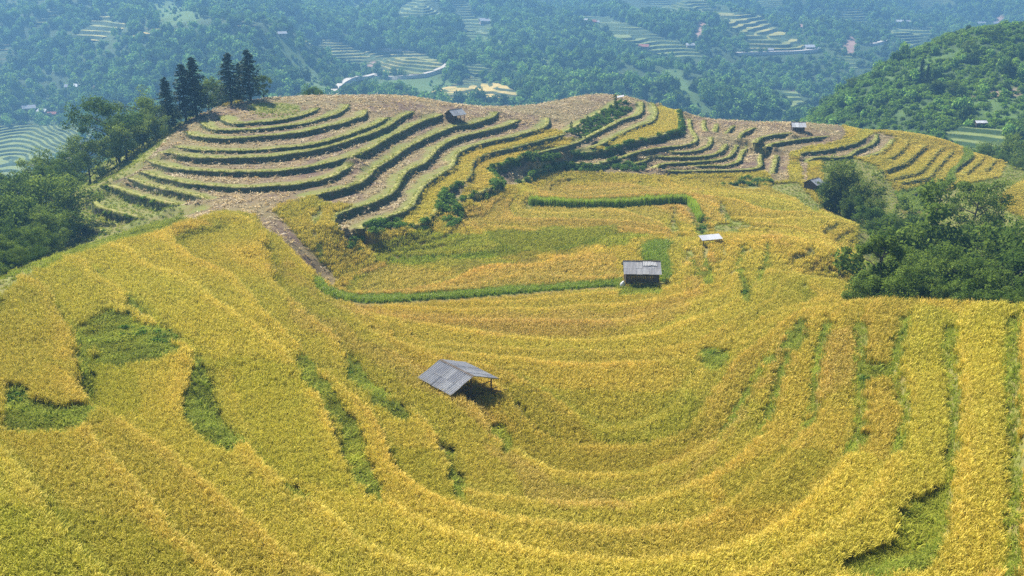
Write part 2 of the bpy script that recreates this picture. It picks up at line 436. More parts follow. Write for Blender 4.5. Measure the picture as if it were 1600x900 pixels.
def noise(nt, scale, detail=4, rough=.55, vec=None):
    n = nd(nt, 'ShaderNodeTexNoise', i_Scale=scale, i_Detail=detail, i_Roughness=rough)
    if vec is None:
        g = nt.nodes.new('ShaderNodeNewGeometry'); vec = g.outputs['Position']
    nt.links.new(vec, n.inputs['Vector'])
    return n.outputs['Fac']
def attr(nt, name, typ='GEOMETRY'):
    a = nt.nodes.new('ShaderNodeAttribute'); a.attribute_name = name; a.attribute_type = typ
    return a
def surf(nt, color, rough=.85, bump=None, bump_s=.4, dist=.05, spec=.2, metal=0.0):
    p = nd(nt, 'ShaderNodeBsdfPrincipled', i_Roughness=rough, i_Metallic=metal)
    p.inputs['Specular IOR Level'].default_value = spec
    if hasattr(color, 'is_output'): nt.links.new(color, p.inputs['Base Color'])
    else: p.inputs['Base Color'].default_value = (*color, 1)
    if bump is not None:
        b = nd(nt, 'ShaderNodeBump', i_Strength=bump_s, i_Distance=dist)
        nt.links.new(bump, b.inputs['Height']); nt.links.new(b.outputs[0], p.inputs['Normal'])
    o = nt.nodes.new('ShaderNodeOutputMaterial')
    nt.links.new(p.outputs[0], o.inputs[0])
    return p
def leaf_surf(nt, color, trans=.35, tcol=None, gloss=.06):
    d = nd(nt, 'ShaderNodeBsdfDiffuse'); t = nd(nt, 'ShaderNodeBsdfTranslucent')
    nt.links.new(color, d.inputs[0])
    if tcol is None: tcol = color
    nt.links.new(tcol, t.inputs[0])
    mx = nd(nt, 'ShaderNodeMixShader', i_0=trans)
    nt.links.new(d.outputs[0], mx.inputs[1]); nt.links.new(t.outputs[0], mx.inputs[2])
    out = mx.outputs[0]
    if gloss > 0:
        g = nd(nt, 'ShaderNodeBsdfGlossy', i_Roughness=.45); g.inputs[0].default_value = (1, 1, 1, 1)
        m2 = nd(nt, 'ShaderNodeMixShader', i_0=gloss)
        nt.links.new(out, m2.inputs[1]); nt.links.new(g.outputs[0], m2.inputs[2]); out = m2.outputs[0]
    o = nt.nodes.new('ShaderNodeOutputMaterial'); nt.links.new(out, o.inputs[0])

def leaf_mat(name, dark, light, tipc=None, trans=.35, gloss=.06):
    """leaf colour runs dark-light per leaf (attribute v), towards tipc with attribute tip; the whole plant takes the instancer's tint"""
    m, nt, N, L = new_mat(name)
    v = attr(nt, 'v').outputs['Fac']
    c = mix(nt, v, dark, light)
    if tipc is not None:
        c = mix(nt, attr(nt, 'tip').outputs['Fac'], c, tipc)
    tint = attr(nt, 'tint', 'INSTANCER').outputs['Color']
    c = mix(nt, 1.0, c, tint, 'MULTIPLY')
    leaf_surf(nt, c, trans, None, gloss)
    return m
def leaf_mat_plain(name, dark, light, trans=.3, gloss=.06):
    m, nt, N, L = new_mat(name)
    c = mix(nt, attr(nt, 'v').outputs['Fac'], dark, light)
    c2 = mix(nt, nd(nt, 'ShaderNodeObjectInfo').outputs['Random'], (.62, .72, .62), (1.35, 1.25, 1.0))
    c = mix(nt, 1.0, c, c2, 'MULTIPLY')
    leaf_surf(nt, c, trans, None, gloss)
    return m

# ground of the near hills: soil, dry grass and the litter under the rice, by the cover attribute
m, nt, N, L = new_mat('ground_cover')
cov = nd(nt, 'ShaderNodeSeparateColor'); L.new(attr(nt, 'cover').outputs['Color'], cov.inputs[0])
n1 = noise(nt, .35, 5); n2 = noise(nt, 2.6, 5, .65); n3 = noise(nt, 9.0, 3, .6)
soil = mix(nt, n2, (.080, .050, .037), (.195, .132, .092))
soil = mix(nt, ramp(nt, n1, [(.4, (0, 0, 0)), (.62, (1, 1, 1))]), soil, (.24, .175, .09))
soil = mix(nt, ramp(nt, noise(nt, .07, 3), [(.42, (0, 0, 0)), (.6, (1, 1, 1))]), soil, mix(nt, n2, (.15, .12, .05), (.27, .22, .10)))
litter = mix(nt, n2, (.12, .09, .025), (.26, .19, .05))
grass = mix(nt, n2, (.11, .155, .028), (.29, .29, .075))
grass = mix(nt, ramp(nt, n1, [(.38, (0, 0, 0)), (.66, (1, 1, 1))]), grass, (.23, .20, .07))
c = mix(nt, cov.outputs[0], grass, soil)
c = mix(nt, cov.outputs[1], c, litter)
c = mix(nt, cov.outputs[2], c, mix(nt, n2, (.06, .13, .02), (.13, .2, .03)))
surf(nt, c, .95, n3, .7, .12)

m, nt, N, L = new_mat('bank_turf')
t = attr(nt, 'lip').outputs['Fac']
n1 = noise(nt, 1.1, 5, .6); n2 = noise(nt, 5.0, 4, .65)
face = mix(nt, n2, (.04, .065, .02), (.115, .13, .05))
face = mix(nt, ramp(nt, n1, [(.48, (0, 0, 0)), (.7, (1, 1, 1))]), face, (.12, .092, .062))
top = mix(nt, n2, (.19, .22, .04), (.38, .36, .10))
top = mix(nt, ramp(nt, n1, [(.45, (0, 0, 0)), (.7, (1, 1, 1))]), top, (.42, .36, .14))
surf(nt, mix(nt, t, face, top), .95, n2, .8, .15)

leaf_mat('rice_leaf', (.21, .23, .018), (.65, .585, .052), (.95, .75, .165), .30, .0)
leaf_mat('green_rice_leaf', (.15, .27, .02), (.34, .44, .04), (.44, .46, .06), .4, .03)
leaf_mat('grass_blade', (.13, .22, .03), (.31, .41, .08), (.46, .46, .16), .4, .0)
leaf_mat('straw', (.55, .46, .28), (.86, .77, .54), None, .15, .03)
leaf_mat('shrub_leaf', (.055, .115, .022), (.19, .29, .055), None, .38, .0)
leaf_mat('forest_leaf', (.04, .10, .03), (.22, .33, .08), None, .3, .0)
leaf_mat_plain('broad_leaf', (.06, .12, .022), (.26, .35, .075), .44, .0)
leaf_mat_plain('bamboo_leaf', (.08, .14, .03), (.26, .33, .08), .44, .0)
leaf_mat_plain('needle', (.016, .036, .015), (.055, .088, .032), .2, .01)
m, nt, N, L = new_mat('bark')
nb = noise(nt, 6, 4)
surf(nt, mix(nt, nb, (.06, .045, .035), (.17, .14, .11)), .95, nb, .6, .05)
m, nt, N, L = new_mat('wood')
nb = noise(nt, 7, 4)
surf(nt, mix(nt, nb, (.055, .042, .034), (.16, .125, .095)), .9, nb, .5, .02)
def sheet_mat(name, a, b, rust):
    m, nt, N, L = new_mat(name)
    n1 = noise(nt, 2.6, 6, .7); n2 = noise(nt, 9, 3)
    c = mix(nt, n1, a, b)
    c = mix(nt, ramp(nt, n2, [(.62, (0, 0, 0)), (.72, (1, 1, 1))]), c, rust)
    c = mix(nt, 1.0, c, mix(nt, nd(nt, 'ShaderNodeObjectInfo').outputs['Random'], (.78, .78, .8), (1.08, 1.08, 1.06)), 'MULTIPLY')
    surf(nt, c, .85, n2, .12, .01, .12)
sheet_mat('fibre_cement', (.46, .46, .48), (.66, .66, .67), (.34, .33, .31))
sheet_mat('zinc', (.38, .40, .44), (.54, .56, .60), (.36, .34, .33))
sheet_mat('weathered', (.35, .35, .37), (.48, .48, .50), (.2, .19, .18))
sheet_mat('white_sheet', (.52, .54, .58), (.66, .67, .70), (.45, .44, .43))
sheet_mat('red_sheet', (.36, .14, .11), (.48, .22, .17), (.3, .2, .17))
m, nt, N, L = new_mat('plaster')
surf(nt, mix(nt, noise(nt, .8, 3), (.42, .36, .29), (.58, .52, .43)), .9)
m, nt, N, L = new_mat('tarp')
surf(nt, (.75, .76, .78), .5)
m, nt, N, L = new_mat('shadow_pane')  # near-black: the painted shadow of the hole, and the window panes
surf(nt, (.02, .022, .02), .25, None, spec=.5)

# ------------------------------------------------------------------ instanced ground cover ("stuff" only)
def assets(name, meshes):
    """a collection kept out of the scene that scattering picks from"""
    col = bpy.data.collections.new(name)
    for k, me in enumerate(meshes):
        o = bpy.data.objects.new('%s_%02d' % (name, k), me)
        col.objects.link(o)
    return col
def scatter_group(name, col):
    ng = bpy.data.node_groups.new(name, 'GeometryNodeTree')
    ng.interface.new_socket('Geometry', in_out='INPUT', socket_type='NodeSocketGeometry')
    ng.interface.new_socket('Geometry', in_out='OUTPUT', socket_type='NodeSocketGeometry')
    N, L = ng.nodes, ng.links
    gi, go = N.new('NodeGroupInput'), N.new('NodeGroupOutput')
    ci = N.new('GeometryNodeCollectionInfo'); ci.inputs['Collection'].default_value = col
    ci.inputs['Separate Children'].default_value = True; ci.inputs['Reset Children'].default_value = True
    ip = N.new('GeometryNodeInstanceOnPoints'); ip.inputs['Pick Instance'].default_value = True
    def na(nm, t):
        a = N.new('GeometryNodeInputNamedAttribute'); a.data_type = t; a.inputs[0].default_value = nm
        return a.outputs[0]
    L.new(gi.outputs[0], ip.inputs['Points']); L.new(ci.outputs[0], ip.inputs['Instance'])
    L.new(na('idx', 'INT'), ip.inputs['Instance Index'])
    L.new(na('rot', 'FLOAT_VECTOR'), ip.inputs['Rotation']); L.new(na('scl', 'FLOAT_VECTOR'), ip.inputs['Scale'])
    L.new(ip.outputs[0], go.inputs[0])
    return ng
_groups = {}
def scatter(name, P, col, rot=None, scl=None, tint=None, parent=None):
    n = len(P)
    me = bpy.data.meshes.new(name)
    me.vertices.add(n); me.vertices.foreach_set('co', np.asarray(P, np.float32).ravel())
    if rot is None: rot = np.stack([np.zeros(n), np.zeros(n), rng.random(n) * 6.283], -1)
    if scl is None: scl = np.ones(n)
    scl = np.asarray(scl, float)
    if scl.ndim == 1: scl = np.repeat(scl[:, None], 3, 1)
    if tint is None: tint = np.ones((n, 3))
    me.attributes.new('rot', 'FLOAT_VECTOR', 'POINT').data.foreach_set('vector', np.asarray(rot, np.float32).ravel())
    me.attributes.new('scl', 'FLOAT_VECTOR', 'POINT').data.foreach_set('vector', scl.astype(np.float32).ravel())
    me.attributes.new('idx', 'INT', 'POINT').data.foreach_set('value', rng.integers(0, len(col.objects), n).astype(np.int32))
    me.attributes.new('tint', 'FLOAT_COLOR', 'POINT').data.foreach_set('color', np.hstack([tint, np.ones((n, 1))]).astype(np.float32).ravel())
    o = bpy.data.objects.new(name, me); COL.objects.link(o)
    if parent is not None: o.parent = parent
    if col.name not in _groups: _groups[col.name] = scatter_group('scatter_' + col.name, col)
    md = o.modifiers.new('scatter', 'NODES'); md.node_group = _groups[col.name]
    return o

def blades_mesh(name, mat, n, rad, h, w, bend, g, seg=3, tip_from=.45, droop=1.0, panicle=0.0):
    """a clump of n curved tapering blades; a share of them (panicle) are nodding ears"""
    V, F, v, tip = [], [], [], []
    for k in range(n):
        a = g.random() * 6.283; r = rad * math.sqrt(g.random())
        x0, y0 = r * math.cos(a), r * math.sin(a)
        az = g.random() * 6.283
        hh = h * (.7 + .45 * g.random()); b = bend * (.4 + g.random())
        isp = g.random() < panicle
        ww = w * (.7 + .6 * g.random()) * (1.15 if isp else 1)
        px, py = -math.sin(az), math.cos(az)
        val = g.random()
        i0 = len(V)
        for s in range(seg + 1):
            t = s / seg
            out = b * t ** 2.0 * hh
            zz = hh * (t - droop * .30 * b * t ** 4)
            if isp: zz -= hh * .20 * max(0, t - .66) * 3; out += hh * .07 * max(0, t - .5) * 2
            wd = ww * ((1 - t) ** .6 if not isp else (.45 + .55 * t if t < .99 else .35))
            cx_, cy_ = x0 + math.cos(az) * out, y0 + math.sin(az) * out
            V.append((cx_ - px * wd / 2, cy_ - py * wd / 2, zz)); V.append((cx_ + px * wd / 2, cy_ + py * wd / 2, zz))
            tp = max(0., (t - tip_from) / (1 - tip_from)) * (1.0 if isp else .35)
            tip += [tp, tp]; v += [val, val]
        for s in range(seg):
            a0 = i0 + 2 * s; F.append((a0, a0 + 1, a0 + 3, a0 + 2))
    o = mesh_np(name, np.array(V), np.array(F), mat, attrs={'v': ('FLOAT', v), 'tip': ('FLOAT', tip)}, link=False)
    me = o.data; bpy.data.objects.remove(o)
    return me
def leafball_mesh(name, mat, n, rx, rz, size, g, bottom=.25, up=.5, jitter=.35, nlump=7):
    """leaf-sized faces spread through a lumpy crown standing on z=0"""
    lc = g.normal(size=(nlump, 3)); lc /= np.linalg.norm(lc, axis=1)[:, None]; lc[:, 2] = np.abs(lc[:, 2]) * .9 - .2
    cen = lc * np.array([rx * .55, rx * .55, rz * .5]); lr = (.38 + .3 * g.random(nlump))
    k = g.integers(0, nlump, n)
    d = g.normal(size=(n, 3)); d /= np.linalg.norm(d, axis=1)[:, None]
    rr = (1 - jitter * g.random(n) ** 1.5) * lr[k]
    P = cen[k] + d * rr[:, None] * np.array([rx, rx, rz])
    P[:, 2] += rz * (1 - bottom)
    ok = P[:, 2] > 0.02 * rz
    P, d, k = P[ok], d[ok], k[ok]
    return leaves(name, mat, P, d, size, g, up)
def leaves(name, mat, P, d, size, g, up=.5, aspect=.62, hang=0.0, val=None):
    n = len(P)
    nrm = d * .7 + g.normal(size=(n, 3)) * .45 + np.array([0, 0, up]); nrm /= np.linalg.norm(nrm, axis=1)[:, None]
    a = g.normal(size=(n, 3)); a[:, 2] -= hang
    a -= (a * nrm).sum(1)[:, None] * nrm; a /= np.linalg.norm(a, axis=1)[:, None]
    b = np.cross(nrm, a)
    s = size * (.6 + .8 * g.random(n))[:, None]
    V = np.stack([P - a * s * .5, P + b * s * aspect * .5 + a * s * .05, P + a * s * .5 - nrm * s * .12, P - b * s * aspect * .5 + a * s * .05], 1).reshape(-1, 3)
    F = np.arange(4 * n).reshape(n, 4)
    if val is None: val = g.random(n)
    o = mesh_np(name, V, F, mat, attrs={'v': ('FLOAT', np.repeat(val, 4))}, link=False)
    me = o.data; bpy.data.objects.remove(o)
    return me

g = np.random.default_rng(11)
A_RICE0 = assets('rice_near', [blades_mesh('rice', MATS['rice_leaf'], 20, .13, .95, .030, .20, g, 4, .4, 1, .55) for _ in range(6)])
A_RICE1 = assets('rice_mid', [blades_mesh('rice', MATS['rice_leaf'], 28, .26, .92, .045, .20, g, 3, .4, 1, .55) for _ in range(6)])
A_RICE2 = assets('rice_far', [blades_mesh('rice', MATS['rice_leaf'], 36, .45, .86, .075, .22, g, 2, .35, 1, .55) for _ in range(6)])
A_GREEN = assets('rice_green', [blades_mesh('rice', MATS['green_rice_leaf'], 24, .3, .8, .07, .35, g, 3, .5, 1, .2) for _ in range(4)])
A_GRASS = assets('grass_tuft', [blades_mesh('grass', MATS['grass_blade'], 26, .24, .28, .045, .8, g, 3, .55, 1.2, 0) for _ in range(5)])
A_GRASS2 = assets('grass_bank', [blades_mesh('grass', MATS['grass_blade'], 18, .34, .50, .10, .9, g, 2, .5, 1.3, 0) for _ in range(5)])
A_STRAW = assets('straw_tuft', [blades_mesh('straw', MATS['straw'], 8, .2, .46, .10, 1.4, g, 2, .5, 1.4, 0) for _ in range(5)])
A_SHRUB = assets('shrub', [leafball_mesh('shrub', MATS['shrub_leaf'], 150, .8, .7, .30, g, .3) for _ in range(5)])
A_CROWN = assets('forest_crown', [leafball_mesh('crown', MATS['forest_leaf'], 260, 3.6, 4.2, 1.35, g, .15, .5, .25, 8) for _ in range(6)])

# ------------------------------------------------------------------ cover zones (outlines on the ground)
HARV = [(300,178),(500,130),(700,140),(830,150),(950,130),(1000,145),(1030,155),(1065,170),(1240,182),(1300,188),(1326,202),(1322,222),(1258,232),(1238,240),(1232,262),(1236,283),(1205,287),(1196,268),(1180,272),(1030,276),(930,270),
        (870,270),(836,274),(810,292),(781,293),(740,312),(721,318),(690,327),(672,347),(625,362),(567,364),(556,378),(543,380),(535,368),(522,350),(520,340),(528,330),(556,322),(548,322),(505,318),(492,309),(478,311),(448,318),(432,324),(430,331),(448,355),(476,387),(500,413),(527,437),(516,440),
        (470,397),(430,357),(405,340),(380,336),(345,334),(300,347),(262,352),(285,338),(330,325),(322,317),(310,322),(276,319),(242,312),(218,304),(194,296),(174,290),(165,287),(200,275),(218,266),(231,249),(250,228),(275,205)]
YEL = [
 [(628,352),(650,330),(660,305),(674,290),(695,276),(712,262),(717,248),(730,239),(756,230),(800,219),(850,207),(872,204),(880,209),(851,217),(827,223),(794,231),(770,237),(747,246),(737,256),(737,268),(732,277),(718,287),(705,293),(693,301),(688,317),(672,343),(650,353)],
 [(721,311),(722,297),(735,285),(741,272),(742,260),(752,252),(775,243),(827,230),(868,221),(884,217),(900,216),(884,227),(859,233),(827,242),(786,255),(767,264),(775,274),(781,283),(775,290),(753,300)],
 [(930,236),(946,227),(974,213),(1000,201),(1022,193),(1029,182),(1028,166),(1040,160),(1060,170),(1061,193),(1059,204),(1047,207),(1022,213),(998,218),(974,225),(951,233)],
 [(1237,240),(1232,262),(1240,285),(1256,284),(1250,262),(1246,245),(1255,238),(1300,232),(1337,223),(1353,215),(1352,203),(1330,196),(1318,198),(1325,212),(1310,222),(1255,232)],
 [(1384,200),(1400,200),(1440,206),(1475,214),(1500,222),(1540,238),(1576,255),(1566,272),(1540,276),(1505,286),(1470,288),(1398,298),(1385,290),(1372,275),(1368,262),(1385,250),(1378,244),(1399,226),(1402,216)]]
GREENRICE = [
 [(488,436),(500,434),(512,452),(560,464),(620,463),(720,457),(830,449),(920,442),(972,439),(972,447),(920,450),(830,457),(720,466),(620,472),(566,474),(520,466),(498,452)],
 [(1003,384),(1020,377),(1055,380),(1042,392),(1048,412),(1052,428),(1040,442),(1028,438),(1030,412),(1002,408)],
 [(1503,228),(1519,238),(1521,246),(1500,260),(1490,272),(1494,282),(1472,296),(1440,330),(1410,328),(1398,300),(1440,293),(1476,286),(1482,270),(1500,254),(1508,240)]]
HARV_R = [(1353,214),(1372,207),(1398,214),(1398,222),(1372,244),(1354,248),(1330,246),(1262,256),(1264,285),(1250,285),(1244,247),(1256,238),(1318,229)]
GRASSY = [
 [(92,330),(128,303),(158,288),(196,300),(276,323),(290,333),(262,352),(180,374),(90,402),(60,420),(40,380)],
 [(297,556),(316,560),(330,600),(345,650),(378,700),(366,706),(330,690),(285,660),(281,630),(290,600)],
 [(452,552),(478,557),(505,588),(530,622),(560,658),(575,700),(585,745),(606,786),(575,776),(546,748),(540,700),(526,660),(498,612),(468,590)],
 [(535,560),(550,553),(568,583),(576,602),(612,630),(644,650),(640,659),(604,641),(568,610),(543,582)],
 [(697,705),(716,700),(714,730),(737,786),(722,787),(702,757),(697,730)],
 [(110,512),(126,513),(142,560),(152,630),(140,642),(123,590)],
 [(125,508),(170,486),(215,498),(232,513),(270,518),(285,540),(270,550),(228,560),(170,570),(148,560),(143,540)],
 [(0,608),(30,606),(60,634),(110,640),(148,638),(142,656),(100,669),(30,671),(0,670)],
 [(763,668),(786,664),(808,700),(790,707)],
 [(1480,700),(1496,700),(1491,765),(1484,840),(1458,886),(1380,896),(1290,897),(1345,878),(1395,850),(1405,800),(1440,783),(1474,763)],
 [(1083,560),(1095,548),(1130,550),(1138,566),(1120,574),(1100,566)],
 [(1340,572),(1400,574),(1400,584),(1340,584)],[(1335,586),(1352,584),(1356,600),(1340,606)],
 [(1080,322),(1092,326),(1102,350),(1110,366),(1096,372),(1084,356)],[(1112,352),(1158,348),(1160,358),(1112,360)],
 [(822,318),(832,312),(836,322),(820,326)],[(1155,455),(1172,453),(1176,468),(1158,468)],
 [(1200,286),(1245,285),(1262,300),(1290,330),(1270,328),(1240,304),(1208,294)],
 [(484,340),(500,322),(506,326),(494,344),(490,352),(500,385),(508,410),(498,395),(488,365)],
 [(382,166),(400,161),(440,160),(470,164),(472,172),(440,178),(400,177)],
 [(190,468),(206,466),(212,478),(198,480)], [(438,752),(480,772),(478,782),(440,764)]]
LINES = [([(1261,506),(1249,530),(1222,578),(1207,617),(1205,640),(1188,674)],3.2),([(1297,503),(1285,530),(1276,560),(1270,617),(1271,640),(1258,664)],3.6),([(1342,506),(1349,536),(1348,575),(1343,617),(1354,640),(1351,675),(1333,700)],4.2),
 ([(1414,500),(1405,530),(1396,578),(1408,617),(1420,645),(1408,684),(1398,700)],4.8),([(1486,518),(1480,554),(1495,590),(1496,640),(1495,700)],6.5),([(1592,498),(1576,530),(1579,560),(1582,617),(1588,680),(1589,760),(1591,830),(1588,900)],7.5),
 ([(1255,503),(1225,538),(1195,571),(1162,619),(1138,664),(1122,688)],2.0),([(1075,390),(1090,420),(1112,445)],1.6),([(1098,390),(1105,412),(1115,432)],2.0),([(1160,385),(1155,420),(1172,455)],1.8),([(1200,378),(1196,410),(1186,438)],2.0),
 ([(1052,318),(1055,350),(1066,372)],1.5),([(1046,350),(1060,368)],1.5),([(1124,320),(1140,340),(1160,350),(1200,360)],2.2)]
TREED = [(1268,296),(1300,330),(1345,358),(1338,385),(1334,470),(1600,484),(1700,480),(1700,200),(1575,250),(1560,278),(1500,290),(1440,318),(1400,300),(1370,260),(1330,246),(1285,246),(1285,285)]
PXG, PYG, _d = proj(XX, YY, Z)
def jit(seed, amp):
    s = np.clip(_d / 90, .6, 1.6)
    return PXG + (fbm(XX, YY, 1.6, seed, 2) - .5) * amp / s * 2, PYG + (fbm(XX, YY, 1.6, seed + 9, 2) - .5) * amp / s
def zone(polys, amp=3, seed=1):
    a, b = jit(seed, amp)
    r = np.zeros(XX.shape, bool)
    for p in polys:
        q = np.array(p)
        box = (a > q[:, 0].min()) & (a < q[:, 0].max()) & (b > q[:, 1].min()) & (b < q[:, 1].max())
        r[box] |= in_poly(a[box], b[box], p)
    return r
def near_lines(lines):
    a, b = jit(5, 1.5)
    r = np.zeros(XX.shape, bool)
    for pts, hw in lines:
        q = catmull(pts, 2.0)
        box = (a > q[:, 0].min() - hw) & (a < q[:, 0].max() + hw) & (b > q[:, 1].min() - 2) & (b < q[:, 1].max() + 2)
        if not box.any(): continue
        o = np.argsort(q[:, 1])
        xi = np.interp(b[box], q[o, 1], q[o, 0])
        r[box] |= np.abs(a[box] - xi) < hw * 2.5
    return r
def shrink(p, s):
    q = np.array(p, float); c = q.mean(0)
    return [tuple(v) for v in (q - c) * s + c]
GRASSY = [GRASSY[0]] + [shrink(p, .95) for p in GRASSY[1:]]
lipm = np.zeros(XX.shape, bool)
for c in CURVES:
    if c['style'] in 'bhg':
        wl = (1.0 if c['z'] > -42.5 else .45) * (1.2 + 1.7 * fbm(c['xy'][:, 0], c['xy'][:, 1], 5, 12, 2))
        for o_ in np.arange(.1, 3.0, .25):
            p_ = c['xy'] - c['n'] * o_; k_ = o_ < wl
            lipm[np.clip(np.round((p_[k_, 1] - GY0) / GS).astype(int), 0, NY - 1), np.clip(np.round((p_[k_, 0] - GX0) / GS).astype(int), 0, NX - 1)] = True
harv = zone([HARV, HARV_R], 2)
yel = zone(YEL, 2)
green = zone(GREENRICE, 2, 3)
glines = near_lines(LINES)
grassy = zone(GRASSY, 5, 4)
_G = (PXG, PYG)
STRIP = [(400,322),(430,331),(450,352),(478,384),(502,410),(528,434),(516,441),(470,400),(430,361),(400,342)]
FRONT = [(966,444),(1034,443),(1036,456),(966,457)]
strip = zone([STRIP], 1, 2)
ROWCLEAR = [(824,309),(900,312),(1000,309),(1070,304),(1086,314),(1100,346),(1086,350),(1074,326),(1060,316),(1000,319),(960,322),(900,322),(824,318)]
norice = zone([ROWCLEAR], 1, 3)
for h_ in (.4, .8):                        # keep the gaps open to the eye over the standing rice
    PXG, PYG, _ = proj(XX, YY, Z + h_)
    glines |= near_lines(LINES); grassy |= zone(GRASSY, 5, 4) | zone([FRONT], 1, 3)
    strip |= zone([STRIP], 1, 2)
    norice |= zone(GREENRICE + [ROWCLEAR], 1, 3)
PXG, PYG = _G
KNOB = [(1556,322),(1572,298),(1600,284),(1660,280),(1660,350),(1600,342)]
treed = zone([TREED], 2) & ~zone([KNOB], 2)
# beyond the crests: rough grass
edge = np.zeros(XX.shape, bool)
crest = np.array([unz(*p) for p in LEFT_EDGE] + [unz(*p) for p in CREST[::-1]])
o = np.argsort(crest[:, 1])
ys_, xs_ = crest[o, 1], crest[o, 0]
edge |= XX < np.interp(YY, np.concatenate([[0], ys_]), np.concatenate([[-38.0], xs_])) + (fbm(XX, YY, 3, 8) - .5) * 1.5
sk = np.array([unz(*p) for p in SKYLINE]); o = np.argsort(sk[:, 0])
edge |= (YY > np.interp(XX, sk[o, 0], sk[o, 1]) + 3) & (YY > 150)
rc = np.array([unz(*p) for p in RCREST]); o = np.argsort(rc[:, 0])
edge |= (YY > np.interp(XX, rc[o, 0], rc[o, 1]) + 2.0) & (XX > rc[:, 0].min()) & (YY < 170) & (PXG > 1338)
summit = zone([GRASSY[-3]], 1, 3)
rest = ~edge & ~treed
soilz = ((harv & ~yel & ~summit) | strip) & ~edge & ~green & ~(lipm & ~strip)
grassy &= ~strip
dead = np.zeros_like(harv)
lefthill = zone([[(0,150),(335,150),(345,334),(300,346),(262,351),(180,373),(90,401),(0,438)]], 1, 3)
gsoft = _soft(grassy, 2)
grassy |= glines
ricez = rest & ~soilz & ~(harv & ~yel) & (rng.random(XX.shape) > gsoft * 2.6 - .75) & ~(glines & (rng.random(XX.shape) < .93)) & ~green & ~norice & ~lefthill
ricez &= ~(RISER & (fbm(XX, YY, 6, 66, 2) > .40))
greenz = green & ~edge & ~grassy

def blur(a, k):
    a = a.astype(float)
    for _ in range(k):
        p = np.pad(a, 1, mode='edge')
        a = (p[:-2, 1:-1] + p[2:, 1:-1] + p[1:-1, :-2] + p[1:-1, 2:] + 2 * a) / 6
    return a
i = np.arange(NY * NX).reshape(NY, NX)
F = np.stack([i[:-1, :-1], i[:-1, 1:], i[1:, 1:], i[1:, :-1]], -1).reshape(-1, 4)
V = np.stack([XX, YY, Z], -1).reshape(-1, 3)
cov = np.stack([blur(soilz, 1), blur(ricez | (norice & ~green), 1), blur(greenz, 1), np.ones_like(Z)], -1).reshape(-1, 4)
# leave out what lies far outside the view and below everything
# the level fields between the banks of the far hill are pieces of their own
wall_ = np.zeros(XX.shape, bool)
for c in CURVES:
    if c['style'] in 'bhg':
        for o_ in (0., .25, .5):
            p_ = c['xy'] + c['n'] * o_
            wall_[np.clip(np.round((p_[:, 1] - GY0) / GS).astype(int), 0, NY - 1), np.clip(np.round((p_[:, 0] - GX0) / GS).astype(int), 0, NX - 1)] = True
wall_ |= np.roll(wall_, 1, 0) | np.roll(wall_, 1, 1)
open_ = (((harv | yel | lefthill) & ~edge & ~strip & (YY > 125)) & ~wall_)[:-1, :-1]
comp = np.full(open_.shape, -1, int); ncomp = 0; sizes = []
todo = open_.copy(); H_, W_ = open_.shape
for a0, b0 in zip(*np.nonzero(open_)):
    if not todo[a0, b0]: continue
    st_ = [(a0, b0)]; todo[a0, b0] = False; k_ = 0
    while st_:
        a_, b_ = st_.pop(); comp[a_, b_] = ncomp; k_ += 1
        for e_, f_ in ((a_ + 1, b_), (a_ - 1, b_), (a_, b_ + 1), (a_, b_ - 1)):
            if 0 <= e_ < H_ and 0 <= f_ < W_ and todo[e_, f_]:
                todo[e_, f_] = False; st_.append((e_, f_))
    sizes.append(k_); ncomp += 1
sizes = np.array(sizes); comp = np.where(comp >= 0, np.where(sizes[np.maximum(comp, 0)] >= 120, comp, -1), -1).ravel()
gr = mesh_np('ground', V, F[comp < 0], MATS['ground_cover'], smooth=True, attrs={'cover': ('FLOAT_COLOR', cov)})
for k_ in np.unique(comp[comp >= 0]):
    Fk = F[comp == k_]; used = np.unique(Fk); remap = np.zeros(len(V), int); remap[used] = np.arange(len(used))
    mesh_np('terrace_field', V[used], remap[Fk], MATS['ground_cover'], parent=gr, smooth=True, attrs={'cover': ('FLOAT_COLOR', cov[used])})
print('terrace fields', len(np.unique(comp)) - 1)
tag(gr, 'terraced hillside of harvested brown fields and yellow rice bowl', 'ground', kind='structure')

